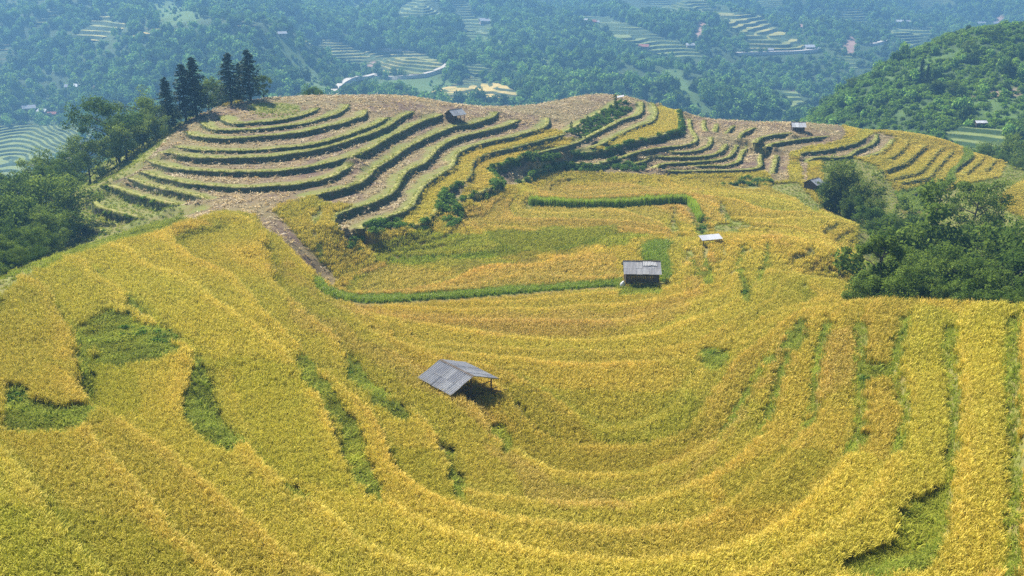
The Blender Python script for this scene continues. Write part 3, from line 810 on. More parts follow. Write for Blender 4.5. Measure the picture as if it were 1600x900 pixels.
# ------------------------------------------------------------------ terrace banks
def bank(c):
    xy = resample(np.hstack([c['xy'], c['n'], c['tp'][:, None]]), .45)
    p, n, tp = xy[:, :2], xy[:, 2:4], xy[:, 4]
    n = n / (np.hypot(n[:, 0], n[:, 1])[:, None] + 1e-9)
    w, d, z = c['w'], c['drop'] * np.clip(tp * 1.4, 0, 1), c['z']
    L = len(p)
    wob = (fbm(p[:, 0], p[:, 1], 1.8, 3, 3) - .5)
    rise = .09 if c['style'] == 'b' else .2
    prof = [(-1.35, .02, -.12, 1.), (-.6, .0, rise * .8, 1.), (-.12, .0, rise, 1.), (.03, .04, rise * .2, .85), (.08 + .1 * w, .16, .0, 0.), (.5 * w + .08, .5, .0, 0.), (w + .08, .92, 0.0, 0.), (w + .32, 1.0, -.14, .2)]
    rows, lip = [], []
    for k, (o, dz, r, lp) in enumerate(prof):
        jo = (fbm(p[:, 0], p[:, 1], .9, 20 + k, 2) - .5) * .28
        jz = (fbm(p[:, 0], p[:, 1], .8, 40 + k, 2) - .5) * .22 * (.7 if 0 < k < 7 else .3)
        q = p + n * (o + wob * .35 + jo)[:, None]
        rows.append(np.stack([q[:, 0], q[:, 1], z - d * dz + (r + jz) * np.clip(tp * 1.5, .15, 1)], -1)); lip.append(np.full(L, lp))
    V = np.stack(rows, 1).reshape(-1, 3); K = len(prof)
    ii = np.arange(L * K).reshape(L, K)
    F = np.stack([ii[:-1, :-1], ii[1:, :-1], ii[1:, 1:], ii[:-1, 1:]], -1).reshape(-1, 4)
    if c['side'] < 0: F = F[:, ::-1]
    mesh_np('terrace_bank', V, F, MATS['bank_turf'], parent=gr, smooth=True, attrs={'lip': ('FLOAT', np.stack(lip, 1).ravel())})
    return p, n, tp, d
tuft_P, tuft_S, tuft_T = [], [], []
shr_P, shr_S, shr_T = [], [], []
for c in CURVES:
    if c['style'] not in 'bhg': continue
    p, n, tp, d = bank(c)
    L = len(p)
    reps = 7 if c['style'] == 'b' else 5 if c['style'] == 'h' else 16
    for _ in range(reps):
        k = rng.integers(0, L, L)
        o = rng.uniform(-.75, c['w'] + .15, L); top = o < .1
        f = np.clip(o / (c['w'] + .1), 0, 1)
        q = p[k] + n[k] * o[:, None] + rng.normal(size=(L, 2)) * .15
        z = c['z'] - d[k] * f + .05
        keep = rng.random(L) < np.where(top, .5, .45)
        tuft_P.append(np.hstack([q, z[:, None]])[keep])
        tuft_S.append((rng.uniform(.5, 1.0, L) * np.where(top, .45, .6))[keep])
        dry = fbm(q[:, 0], q[:, 1], 7, 60)[:, None]
        t = np.where(top[:, None], np.array([1.45, 1.2, .85]), np.array([.42, .5, .42])) * (1 - .25 * dry) + np.array([.5, .22, .05]) * np.clip(dry - .45, 0, 1)  # tufts on the faces tinted darker, shade of the bank put into their colour
        tuft_T.append(t[keep])
    if c['style'] == 'g':
        k = rng.integers(0, L, L // 2); o = rng.uniform(-.2, c['w'] + .3, L // 2); q = p[k] + n[k] * o[:, None]
        shr_P.append(np.column_stack([q, c['z'] - d[k] * np.clip(o / c['w'], 0, 1) - .25])); shr_S.append(rng.uniform(.3, .6, L // 2)); shr_T.append(np.repeat(rng.uniform(1.3, 2.1, L // 2)[:, None], 3, 1) * np.array([1.1, 1.05, .8]))
    if c['style'] == 'h':
        m_ = int(L * (1.1 if c['w'] < 2 else 1.6))
        k = rng.integers(0, L, m_); o = rng.uniform(-.35, c['w'] + .3, m_)
        q = p[k] + n[k] * o[:, None]
        z = c['z'] - d[k] * np.clip(o / c['w'], 0, 1) - .15
        shr_P.append(np.hstack([q, z[:, None]])); shr_S.append(rng.uniform(.45, 1.05, m_)); shr_T.append(np.repeat(rng.uniform(.8, 1.5, m_)[:, None], 3, 1) * np.array([1, 1.05, .9]))
tg = scatter('bank_grass', np.vstack(tuft_P), A_GRASS2, scl=np.concatenate(tuft_S), tint=np.vstack(tuft_T))
tag(tg, 'tufts of grass along the lips and faces of the terrace banks', 'grass', kind='stuff')
# bushes where the photograph shows them thick: (px, py, radius px, n, scale)
for (px, py, rx_, ry_, n_, s_) in [(585,357,18,9,26,1.0),(705,335,14,24,60,1.15),(612,352,22,6,22,.9),(555,385,16,10,14,1.0),(775,290,12,10,20,.9),(845,248,30,6,34,1.0),(900,264,45,6,50,1.),(985,262,30,5,40,1.),
                                (1180,285,26,6,30,1.),(1285,300,14,10,16,1.2),(1098,352,8,14,12,.8),(205,520,22,12,16,.55),(255,530,18,8,14,.6),(1348,596,8,6,8,.5),(1165,460,7,5,6,.6),(1110,556,16,6,8,.5),(20,625,16,10,10,.6),(545,575,6,12,8,.5),(1408,800,26,10,6,.5)]:
    for _ in range(n_):
        a = rng.random() * 6.283; r = math.sqrt(rng.random())
        P = hit(px + rx_ * r * math.cos(a), py + ry_ * r * math.sin(a))
        shr_P.append(np.array([[P[0], P[1], ground(P[0], P[1]) - .15]])); shr_S.append(np.array([s_ * rng.uniform(.6, 1.1)])); shr_T.append(rng.uniform(.8, 1.5) * np.array([[1, 1.05, .9]]))
sg = scatter('bank_shrubs', np.vstack(shr_P), A_SHRUB, scl=np.concatenate(shr_S), tint=np.vstack(shr_T))
tag(sg, 'leafy shrubs overgrowing the taller terrace banks', 'shrubs', kind='stuff')

# ------------------------------------------------------------------ rice, straw and grass
def sample_zone(mask, spacing, ylo, yhi, jitter=.45):
    xs = np.arange(GX0 + 2, GX1 - 2, spacing); ys = np.arange(ylo, yhi, spacing)
    A, B = np.meshgrid(xs, ys)
    A = (A + rng.uniform(-jitter, jitter, A.shape) * spacing).ravel(); B = (B + rng.uniform(-jitter, jitter, B.shape) * spacing).ravel()
    ix = np.round((A - GX0) / GS).astype(int); iy = np.round((B - GY0) / GS).astype(int)
    ok = (ix > 0) & (ix < NX) & (iy > 0) & (iy < NY); A, B, ix, iy = A[ok], B[ok], ix[ok], iy[ok]
    z = ground(A, B)
    px, py, d = proj(A, B, z + .8)
    ok = mask[iy, ix] & (px > np.where(B < 95, -480, -160)) & (px < np.where(B < 95, 2200, 1760)) & (py < 1010) & (py > 60)
    return np.stack([A[ok], B[ok], z[ok]], -1), px[ok], py[ok]
ORANGE = [[(760,690),(800,700),(870,742),(960,765),(1060,752),(1120,705),(1200,600),(1265,505),(1245,500),(1180,590),(1120,690),(1050,745),(960,775),(990,800),(860,790),(780,730)],
 [(420,420),(520,480),(640,505),(900,520),(1050,500),(1110,430),(1090,380),(1075,400),(1095,440),(1040,470),(900,485),(640,485),(520,470),(440,400)],
 [(690,320),(830,300),(860,280),(1080,290),(1140,340),(1100,350),(1060,340),(1040,330),(1060,372),(1020,362),(900,350),(700,345)],[(1060,375),(1120,400),(1110,450),(1090,420)],
 [(440,460),(560,520),(680,590),(780,650),(800,690),(770,680),(690,620),(560,560),(450,490)],[(1270,560),(1290,510),(1350,500),(1340,600),(1270,620)],
 [(1190,340),(1240,380),(1200,370)],[(560,410),(700,415),(960,395),(980,430),(830,445),(560,460)]]
OLIVE = [[(560,370),(640,362),(900,352),(960,352),(1010,362),(1000,375),(840,390),(700,405),(590,405)],[(780,600),(900,600),(1090,610),(1110,640),(1080,700),(980,735),(870,725),(800,690),(790,640)],[(860,690),(960,690),(1080,650),(1095,660),(1060,700),(940,715)],
 [(80,560),(140,650),(230,640),(200,560)],[(0,790),(220,800),(330,900),(0,900)],[(1120,740),(1230,690),(1300,700),(1250,780),(1140,790)],[(340,560),(450,560),(520,690),(560,780),(420,720)],[(610,690),(690,700),(700,780),(640,750)]]
def rice_tint(P, px, py):
    n = len(P)
    a = px + (fbm(P[:, 0], P[:, 1], 4, 71, 3) - .5) * 60; b = py + (fbm(P[:, 0], P[:, 1], 4, 72, 3) - .5) * 26
    t = np.ones((n, 3))
    big = (fbm(P[:, 0], P[:, 1], 14, 73, 3) - .5)[:, None]; sm = (fbm(P[:, 0], P[:, 1], 2.2, 74, 3) - .5)[:, None]
    lvl = bil(BASE, P[:, 0], P[:, 1], GX0, GY0, GS)
    pl = PLOT[np.clip(np.round((P[:, 1] - GY0) / GS).astype(int), 0, NY - 1), np.clip(np.round((P[:, 0] - GX0) / GS).astype(int), 0, NX - 1)]
    cut = np.floor((P[:, 0] * .8 + P[:, 1] * .5 + 8 * big[:, 0]) / 34 + pl * .37).astype(int)
    band = (_perm[(pl * 7) & 255, (cut * 5 + 11) & 255] - .5)[:, None]; band2 = (_perm[(pl * 13 + 5) & 255, (cut * 3) & 255] - .5)[:, None]
    t = t * (1 + np.array([.16, .16, .16]) * band + np.array([.07, -.05, .08]) * band2 + np.array([.10, -.01, -.1]) * big + np.array([.07, .02, 0]) * sm)
    jx = np.clip(np.round((P[:, 0] - GX0) / GS).astype(int), 0, NX - 1); jy = np.clip(np.round((P[:, 1] - GY0) / GS).astype(int), 0, NY - 1)
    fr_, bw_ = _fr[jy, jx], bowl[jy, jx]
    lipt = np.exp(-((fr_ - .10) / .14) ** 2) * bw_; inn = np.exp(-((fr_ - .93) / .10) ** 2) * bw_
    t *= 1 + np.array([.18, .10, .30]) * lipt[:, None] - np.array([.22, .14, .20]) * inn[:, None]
    og = np.zeros(n, bool); ol = np.zeros(n, bool)
    for p in ORANGE: og |= in_poly(a, b, p)
    for p in OLIVE: ol |= in_poly(a, b, p)
    t[og] *= np.array([1.02, .96, 1.25]); t[ol] *= np.array([.85, .91, .78])
    deep = in_poly(a, b, OLIVE[0]); t[deep] *= np.array([.80, .94, .78])
    t *= rng.uniform(.86, 1.12, (n, 1))
    return np.clip(t, .2, 1.5)
def rice_rot(n): return np.stack([rng.normal(0, .10, n), rng.normal(0, .10, n), rng.random(n) * 6.283], -1)
# the crop, field by field: name of the outline -> label
FIELDS = [
 ('yellow rice on the slope left of the long green gap, filling the lower left', [(-300,430),(60,440),(200,470),(305,560),(330,690),(420,770),(500,830),(600,900),(640,1200),(-300,1200)]),
 ('yellow rice on the steep striped terraces at the right, above the trees', [(1290,495),(1330,470),(1800,470),(1800,1200),(1100,1200),(1180,905),(1310,815),(1340,700),(1345,600)]),
 ('narrow strip of yellow rice curving between the brown terraces of the hill', YEL[0]),
 ('second strip of yellow rice below the curved one, above the bushy bank', YEL[1]),
 ('orange fan shaped rice field near the ridge of the middle hill', YEL[2]),
 ('yellow rice border winding below the small hut on the right ridge', YEL[3]),
 ('stepped yellow rice terraces on the right end of the hill', YEL[4]),
 ('flat orange and olive rice fields around and beyond the tin roofed hut', [(420,318),(560,300),(640,362),(800,250),(1190,262),(1260,290),(1360,362),(1100,372),(1060,436),(900,447),(600,464),(528,440),(480,400)]),
 ('small knoll of yellow rice at the right edge behind the wood', KNOB),
 ('broad bowl of ripe yellow rice around the open hut in the middle', None)]
rice_sets = {k: [] for k in range(len(FIELDS))}
for lod, (col, sp, y0, y1) in enumerate([(A_RICE0, .205, 20, 66), (A_RICE1, .36, 66, 118), (A_RICE2, .6, 118, 300)]):
    P, px, py = sample_zone(ricez, sp, y0, y1)
    t = rice_tint(P, px, py)
    fid = np.full(len(P), len(FIELDS) - 1)
    for k in range(len(FIELDS) - 2, -1, -1):
        fid[in_poly(px, py + (0 if k < 2 or k == 7 else 4), FIELDS[k][1])] = k
    for k in range(len(FIELDS)):
        s = fid == k
        if s.sum() > 20: rice_sets[k].append((lod, col, P[s], t[s]))
n_rice = 0
for k, (label, _) in enumerate(FIELDS):
    if not rice_sets[k]: continue
    root = empty('rice_field')
    tag(root, label, 'rice field', 'ripe rice fields', 'stuff')
    for lod, col, P, t in rice_sets[k]:
        n_rice += len(P)
        hs = rng.uniform(.85, 1.1, len(P)) * (1 if lod < 2 else .9) * (.6 if k in (2, 3, 4, 5, 6) else 1)
        w_ = rng.uniform(.9, 1.15, len(P))
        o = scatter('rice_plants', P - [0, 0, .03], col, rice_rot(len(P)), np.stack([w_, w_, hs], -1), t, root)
        o['kind'] = 'stuff'
P, px, py = sample_zone(greenz, .4, 60, 260)
o = scatter('green_rice', P, A_GREEN, rice_rot(len(P)), rng.uniform(.6, .9, len(P)), np.repeat(rng.uniform(.85, 1.25, len(P))[:, None], 3, 1))
tag(o, 'strips of still green rice between the ripe fields', 'rice', kind='stuff')
# straw stubble on the harvested fields
P, px, py = sample_zone(soilz, .55, 100, 300)
keep = rng.random(len(P)) < -.30 + .8 * fbm(P[:, 0], P[:, 1], 4, 91) + .5 * fbm(P[:, 0], P[:, 1], 17, 93)
P = P[keep]; n = len(P)
warm = fbm(P[:, 0], P[:, 1], 12, 92)[:, None]
tt = 1.15 * (np.array([1., .96, .9]) * (1 - warm) + np.array([1.0, .86, .55]) * warm) * rng.uniform(.55, 1.15, (n, 1))
o = scatter('rice_straw', P, A_STRAW, rice_rot(n) * np.array([2.5, 2.5, 1]), rng.uniform(.6, 1.25, n), tt)
tag(o, 'pale cut straw and stubble lying on the brown harvested terraces', 'straw', kind='stuff')
# grass in the gaps, on paths and rough ground
gz = (grassy & rest)
P, px, py = sample_zone(gz, .25, 20, 130)
P2, _, _ = sample_zone(gz | (blur(edge | treed, 6) * (~soilz) > .08) & ~ricez, .8, 40, 300)
P = np.vstack([P, P2]); n = len(P)
gt = np.array([1.3, 1.12, .85]) * (.55 + .9 * fbm(P[:, 0], P[:, 1], 1.6, 95)[:, None]) + np.array([.8, .45, .15]) * np.clip(fbm(P[:, 0], P[:, 1], 5, 96)[:, None] - .45, 0, 1) * 2
o = scatter('meadow_grass', P, A_GRASS, rice_rot(n), rng.uniform(.6, 1.25, n) * np.where(rng.random(n) < .08, 1.9, 1), gt)
tag(o, 'short green grass in the gaps and along the paths between rice fields', 'grass', kind='stuff')
print('rice', n_rice, 'straw', len(tt), 'grass', n)

# ------------------------------------------------------------------ the far mountainside across the valley
FP = []
def fp(px, py, y): FP.append(und(px, py, y))
for px, rows in {
    -350: [(330,520),(230,640),(150,760),(60,900),(-40,1150)],
    -100: [(300,560),(240,640),(195,700),(150,770),(100,850),(50,930),(0,1020),(-60,1200)],
    60:   [(290,580),(240,640),(200,690),(150,760),(100,830),(50,910),(0,1010),(-60,1200)],
    200:  [(260,600),(200,680),(150,740),(100,800),(60,860),(30,940),(0,1040),(-60,1250)],
    330:  [(200,650),(150,710),(100,770),(52,830),(25,980),(0,1080),(-60,1300)],
    430:  [(170,680),(120,750),(58,820),(40,980),(0,1150),(-60,1350)],
    520:  [(160,720),(140,760),(110,930),(60,1020),(20,1150),(0,1220),(-60,1450)],
    600:  [(165,720),(140,820),(112,930),(80,990),(60,1040),(30,1160),(0,1280),(-60,1500)],
    680:  [(170,730),(140,830),(108,930),(85,1000),(50,1110),(0,1320),(-60,1550)],
    750:  [(180,720),(150,800),(120,880),(90,1000),(50,1140),(0,1360),(-60,1600)],
    830:  [(185,700),(150,810),(110,930),(60,1120),(0,1400),(-60,1650)],
    920:  [(180,700),(140,830),(100,960),(50,1180),(20,1300),(0,1430),(-60,1700)],
    1000: [(180,710),(140,830),(100,960),(60,1130),(20,1330),(0,1450),(-60,1750)],
    1080: [(200,690),(150,830),(100,980),(60,1140),(20,1340),(0,1480),(-60,1800)],
    1200: [(210,700),(170,800),(120,960),(80,1120),(40,1290),(0,1520),(-60,1850)],
    1300: [(200,760),(150,900),(100,1080),(50,1300),(0,1600),(-60,1950)],
    1450: [(150,950),(100,1100),(50,1350),(0,1700),(-60,2050)],
    1600: [(150,950),(100,1150),(50,1400),(0,1780),(-60,2100)],
    1850: [(150,950),(100,1150),(50,1400),(0,1800),(-60,2100)]}.items():
    for py, y in rows: fp(px, py, y)
# the nearer green spur on the right
for px, py, y in [(1262,165,455),(1300,143,460),(1350,118,465),(1400,92,470),(1440,64,478),(1475,48,486),(1530,44,492),(1600,40,500),(1700,34,505),(1850,30,510),
                  (1300,190,405),(1400,190,390),(1400,140,428),(1500,100,440),(1500,150,405),(1500,200,368),(1600,100,432),(1600,160,396),(1600,230,345),(1560,240,340),(1450,215,362),(1350,205,385),(1250,200,420),(1750,150,400),(1750,230,345),(1680,280,300)]:
    fp(px, py, y)
for px, py, y in [(1262,165,455),(1350,118,465),(1440,64,478),(1530,44,492),(1700,34,505),(1850,30,510)]:
    p = und(px, py, y); FP.append(p + [10, 60, -26]); FP.append(p + [20, 140, -75])
for x, y, z in [(-300,420,-165),(-100,450,-165),(0,430,-150),(100,420,-150),(-500,420,-170),(-200,250,-150),(0,250,-140),(150,250,-130),(320,240,-90),(500,250,-70),(-1000,400,-160),(-1000,900,-60),(-1000,1500,150),(1300,700,-100),(1400,1300,-60),(1500,2000,180),
                (0,2300,260),(-600,2300,330),(600,2400,240),(1200,2500,260),(-1000,2300,350),(700,700,-140),(900,600,-100),(400,620,-150)]:
    FP.append(np.array([x, y, z], float))
FP = np.array(FP)
_wf = tps_fit(FP[:, :2] / 100, FP[:, 2], .02)
fs = 7.0
fx = np.arange(-1050, 1560, fs); fy = np.arange(215, 2060, fs)
FXX, FYY = np.meshgrid(fx, fy)
c4 = 28.0
ax_ = np.arange(-1050, 1560 + 2 * c4, c4); ay_ = np.arange(215, 2460 + 2 * c4, c4)
AX, AY = np.meshgrid(ax_, ay_)
FBASE = bil(tps_eval(FP[:, :2] / 100, _wf, np.stack([AX.ravel(), AY.ravel()], -1) / 100).reshape(AX.shape), FXX, FYY, -1050, 215, c4)
rid = 1 - np.abs(fbm(FXX + FYY * .25, FYY * .55, 190, 31, 3) * 2 - 1)
FZ = FBASE + (rid - .72) * 58 * np.clip((FYY - 480) / 250, 0, 1) + (fbm(FXX, FYY, 60, 35, 3) - .5) * 9 * np.clip((FYY - 280) / 80, .2, 1)
FZ = np.where(FZ > 40, 40 + (FZ - 40) * 60 / (60 + np.maximum(FZ - 40, 0)), FZ)
def far_ground(x, y): return bil(FZ, np.asarray(x, float), np.asarray(y, float), -1050, 215, fs)
def far_hit(px, py, lo=300.0, hi=2400.0):
    u = (px - 800) / FPX; v = (450 - py) / FPX
    d = np.array([u, CP + v * SP, -SP + v * CP])
    t = np.linspace(lo / d[1], hi / d[1], 4000)
    P = t[:, None] * d
    k = np.argmax(P[:, 2] < far_ground(P[:, 0], P[:, 1]))
    return P[k] if k > 0 else P[2000]
TERR = [  # outline, step, colour pair (tread, riser)
 ('g', 1.15, [(-80,196),(60,195),(128,198),(118,225),(85,250),(50,292),(-80,305)]),
 ('d', 1.15, [(134,206),(146,208),(140,232),(125,246),(96,262),(92,254),(120,230)]),
 ('y', 2.6, [(50,40),(78,12),(98,10),(90,24),(70,40)]), ('y', 2.8, [(103,62),(130,44),(165,17),(176,20),(172,30),(200,33),(190,46),(150,64)]),
 ('o', 3.0, [(-40,62),(16,69),(11,98),(-40,98)]), ('o', 2.5, [(360,36),(385,34),(408,42),(375,44)]), ('o', 2.8, [(204,50),(230,44),(285,40),(280,52),(230,58),(206,60)]),
 ('y', 2.0, [(474,62),(520,58),(560,74),(620,79),(660,82),(690,97),(702,104),(690,110),(660,117),(600,114),(590,101),(540,101),(515,90),(490,74)]),
 ('o', 1.1, [(672,144),(720,128),(732,118),(748,123),(790,134),(815,147),(808,153),(770,159),(705,161),(694,152)]),
 ('y', 2.7, [(520,55),(560,50),(600,60),(590,66),(550,60)]),
 ('g', 2.34, [(615,36),(618,18),(640,0),(640,-14),(690,-14),(692,32)]), ('g', 2.34, [(694,-10),(720,-10),(742,25),(782,46),(762,56),(730,60),(712,34)]),
 ('g', 2.50, [(883,26),(945,22),(1000,40),(1050,60),(1085,75),(1102,92),(1060,95),(1000,76),(960,60),(905,34)]),
 ('g', 2.65, [(950,-14),(1090,-14),(1112,10),(1122,20),(1060,25),(985,20)]), ('y', 3.2, [(1098,10),(1190,25),(1215,45),(1250,65),(1264,76),(1240,82),(1170,78),(1165,55),(1120,30)]),
 ('g', 2.65, [(1312,16),(1345,11),(1357,36),(1318,39)]), ('g', 2.65, [(1378,45),(1460,41),(1452,60),(1430,78),(1408,66)]), ('g', 2.34, [(1312,88),(1330,86),(1352,118),(1338,124)]),
 ('g', 1.87, [(1212,147),(1245,140),(1260,166),(1240,168)]), ('g', 1.72, [(1198,184),(1236,168),(1246,176),(1226,192)]), ('g', 1.87, [(720,102),(750,100),(770,108),(740,118)]),
 ('g', 2.50, [(1420,-10),(1480,-10),(1500,10),(1440,14)]), ('g', 2.34, [(1180,-12),(1220,-12),(1225,12),(1185,10)]), ('g', 1.25, [(1474,206),(1500,200),(1568,203),(1575,232),(1520,238),(1492,226)]), ('g', 2.03, [(950,110),(985,112),(990,128),(955,130)])]
MEADOW = [[(430,58),(452,58),(500,118),(524,148),(505,152),(470,120),(440,84)],[(600,122),(690,118),(720,140),(690,158),(640,150),(590,136)],[(1040,100),(1060,110),(1120,185),(1100,186),(1060,150)],[(1500,150),(1600,140),(1600,190),(1520,190)],[(1420,100),(1520,70),(1530,80),(1430,112)],[(1385,120),(1440,98),(1440,106),(1390,130)],[(1400,170),(1440,150),(1460,160),(1410,190),(1390,200)],[(230,0),(270,0),(330,30),(260,40)],[(560,0),(600,5),(560,20),(540,15)],[(820,60),(850,80),(870,110),(850,110)],[(690,40),(790,60),(800,75),(740,70)]]
RED = [[(1084,56),(1094,31),(1106,34),(1092,66)],[(1074,40),(1082,34),(1080,50)],[(1321,64),(1334,54),(1341,68),(1333,86),(1321,80)],[(1550,38),(1562,20),(1572,26),(1556,44)],[(1232,28),(1246,30),(1262,44),(1250,42)],[(1515,148),(1590,143),(1590,153),(1520,158)],[(1234,138),(1244,136),(1246,148),(1238,148)],[(1412,146),(1422,144),(1424,158),(1414,160)],[(578,98),(586,96),(586,118),(580,118)]]
ROADS = [[(519,152),(526,140),(545,129),(568,123),(590,117)],[(586,121),(620,123),(650,121),(676,115),(696,107),(700,101)],[(1150,86),(1190,84),(1240,83),(1275,80)],[(1345,70),(1365,70),(1384,65)],[(590,78),(640,82)]]
FPX_, FPY_, _ = proj(FXX, FYY, FZ)
def far_mask(polys, px, py):
    r = np.zeros(px.shape, bool)
    for p in polys: r |= in_poly(px, py, p)
    return r
far_vis = (FYY < 520) & (FXX > 60)          # the right spur hides what lies behind it
mead = far_mask(MEADOW, FPX_, FPY_); red = far_mask(RED, FPX_, FPY_)
m, nt, N, L = new_mat('mountain')
cov = nd(nt, 'ShaderNodeSeparateColor'); L.new(attr(nt, 'cover').outputs['Color'], cov.inputs[0])
n1 = noise(nt, .012, 5, .6); n2 = noise(nt, .12, 5, .65)
c = mix(nt, n2, (.028, .06, .02), (.085, .13, .04))
c = mix(nt, ramp(nt, n1, [(.5, (0, 0, 0)), (.66, (1, 1, 1))]), c, mix(nt, n2, (.045, .09, .025), (.11, .16, .05)))
c = mix(nt, cov.outputs[0], c, mix(nt, n2, (.07, .14, .035), (.14, .21, .06)))
c = mix(nt, cov.outputs[1], c, mix(nt, n2, (.30, .17, .13), (.46, .32, .27)))
surf(nt, c, .95, n2, .6, 1.0)
i = np.arange(FXX.size).reshape(FXX.shape)
F = np.stack([i[:-1, :-1], i[:-1, 1:], i[1:, 1:], i[1:, :-1]], -1).reshape(-1, 4)
mt = mesh_np('mountain', np.stack([FXX, FYY, FZ], -1).reshape(-1, 3), F, MATS['mountain'], smooth=True,
             attrs={'cover': ('FLOAT_COLOR', np.stack([mead, red, mead * 0, mead * 0 + 1], -1).reshape(-1, 4))})
tag(mt, 'forested mountainside across the valley behind the terraced hill', 'mountain', kind='structure')

def terr_mat(name, tread, tread2, riser):
    m, nt, N, L = new_mat(name)
    n2 = noise(nt, .25, 4, .6)
    n3 = noise(nt, .03, 3, .6)
    t = mix(nt, n2, tread, tread2)
    t = mix(nt, ramp(nt, n3, [(.42, (0, 0, 0)), (.6, (1, 1, 1))]), t, (.16, .20, .06))
    surf(nt, mix(nt, attr(nt, 'riser').outputs['Fac'], t, mix(nt, n2, riser, tuple(x * 1.8 for x in riser))), .95, n2, .5, .4)
terr_mat('terrace_y', (.33, .31, .09), (.50, .44, .15), (.035, .06, .02))
terr_mat('terrace_o', (.50, .37, .10), (.62, .46, .16), (.045, .06, .02))
terr_mat('terrace_g', (.13, .20, .06), (.28, .31, .10), (.03, .06, .022))
terr_mat('terrace_d', (.34, .27, .20), (.42, .35, .26), (.04, .06, .03))
for kind, step, poly in TERR:
    q = np.array([far_hit(*p, lo=(300 if poly[0][0] > 1470 and poly[0][1] > 190 else 530)) for p in poly])
    x0, x1, y0, y1 = q[:, 0].min() - 6, q[:, 0].max() + 6, q[:, 1].min() - 6, q[:, 1].max() + 6
    s = max(.5, min(1.5, (x1 - x0) / 160))
    A, B = np.meshgrid(np.arange(x0, x1, s), np.arange(y0, y1, s))
    h = far_ground(A, B)
    for _ in range(14):                        # ease the slope so that the steps run in clean level lines
        p_ = np.pad(h, 1, mode='edge'); h = (p_[:-2, 1:-1] + p_[2:, 1:-1] + p_[1:-1, :-2] + p_[1:-1, 2:] + 2 * h) / 6
    h = h + (fbm(A, B, 45, 77, 2) - .5) * 5
    a, b, _ = proj(A, B, h + 1.0)
    ins = in_poly(a + (fbm(A, B, 12, 5, 2) - .5) * 5, b + (fbm(A, B, 12, 6, 2) - .5) * 3, poly)
    qv = h / step; f = qv - np.floor(qv)
    rs = np.clip((f - .62) / .30, 0, 1)
    z = step * (np.floor(qv) + rs) + 1.4 + (fbm(A, B, 4, 9, 2) - .5) * .3
    riser = ((f > .60) & (f < .93)).astype(float)
    ii = np.arange(A.size).reshape(A.shape)
    ok = ins[:-1, :-1] & ins[1:, :-1] & ins[:-1, 1:] & ins[1:, 1:]
    Fq = np.stack([ii[:-1, :-1], ii[:-1, 1:], ii[1:, 1:], ii[1:, :-1]], -1)[ok]
    if len(Fq) < 4: continue
    used = np.unique(Fq); remap = np.zeros(A.size, int); remap[used] = np.arange(len(used))
    mesh_np('far_terrace', np.stack([A, B, z], -1).reshape(-1, 3)[used], remap[Fq], MATS['terrace_' + kind], parent=mt, smooth=False,
            attrs={'riser': ('FLOAT', riser.ravel()[used])})
m, nt, N, L = new_mat('road_dirt')
surf(nt, mix(nt, noise(nt, .3, 3), (.46, .42, .37), (.60, .56, .5)), .95)
for pts in ROADS:
    q = np.array([far_hit(*p, lo=530) for p in catmull(pts, 3.0)])
    q = resample(q, 4.0); q = smooth_line(q, 4)
    t = np.gradient(q[:, :2], axis=0); t /= np.hypot(t[:, 0], t[:, 1])[:, None] + 1e-9
    n = np.stack([t[:, 1], -t[:, 0]], -1)
    Vr = []
    zc = np.maximum(np.maximum(far_ground(*(q[:, :2] + n * 2.6).T), far_ground(*(q[:, :2] - n * 2.6).T)), far_ground(q[:, 0], q[:, 1])) + 1.6
    for o_, dz in ((-3.4, -3), (-2.5, 0), (2.5, 0), (3.4, -3)):
        Vr.append(np.column_stack([q[:, :2] + n * o_, zc + dz]))
    V = np.stack(Vr, 1).reshape(-1, 3); ii = np.arange(len(V)).reshape(-1, 4)
    F = np.stack([ii[:-1, :-1], ii[1:, :-1], ii[1:, 1:], ii[:-1, 1:]], -1).reshape(-1, 4)
    rd = mesh_np('road', V, F, MATS['road_dirt'], smooth=False)
    tag(rd, 'pale dirt road winding across the far mountainside', 'road', 'far roads', 'structure')

# the wood on the mountainside reads as one mass
n = 170000
A = rng.uniform(-1000, 1500, n); B = 300 + 1700 * rng.random(n) ** .8
zf = far_ground(A, B)
a, b, d = proj(A, B, zf + 2)
spur = (B < 520) & (A > 60)
ok = (a > -120) & (a < 1720) & (b > -60) & (b < 330) & ((B > 540) | spur)
A, B, zf, a, b, spur = A[ok], B[ok], zf[ok], a[ok], b[ok], spur[ok]
dens = fbm(A, B, 130, 51, 4)
bare = far_mask(MEADOW, a, b)
ban = far_mask([p for k, s, p in TERR], a, b) | far_mask(RED, a, b)
road_d = np.zeros(len(A), bool)
for pts in ROADS:
    q = catmull(pts, 2.0)
    for x_, y_ in q: road_d |= (np.abs(a - x_) < 4) & (b - y_ > -2) & (b - y_ < 6)
keep = ~ban & ~road_d & (~spur | (rng.random(len(A)) < .45)) & (rng.random(len(A)) < np.where(bare, .22, np.clip((dens - .22) * 4.0, .3, 1.0))) 
A, B, zf, spur, dens = A[keep], B[keep], zf[keep], spur[keep], dens[keep]
n = len(A)
sc = rng.uniform(.6, 1.25, n) * np.where(dens > .5, 1.15, .8) * np.where(far_mask(MEADOW, a[keep], b[keep]), .45, 1) * np.where(spur, .55, 1)
hs = rng.uniform(.8, 1.5, n)
hue = fbm(A, B, 90, 55, 3)[:, None]
tt = (np.array([.85, .95, .9]) * (1 - hue) + np.array([1.35, 1.3, .85]) * hue) * rng.uniform(.4, 2.1, (n, 1))
o = scatter('forest', np.stack([A, B, zf - .8], -1), A_CROWN, None, np.stack([sc, sc, sc * hs], -1), tt)
tag(o, 'hazy blue green forest covering the far mountainside', 'forest', kind='stuff')
print('forest', n)
n = 26000
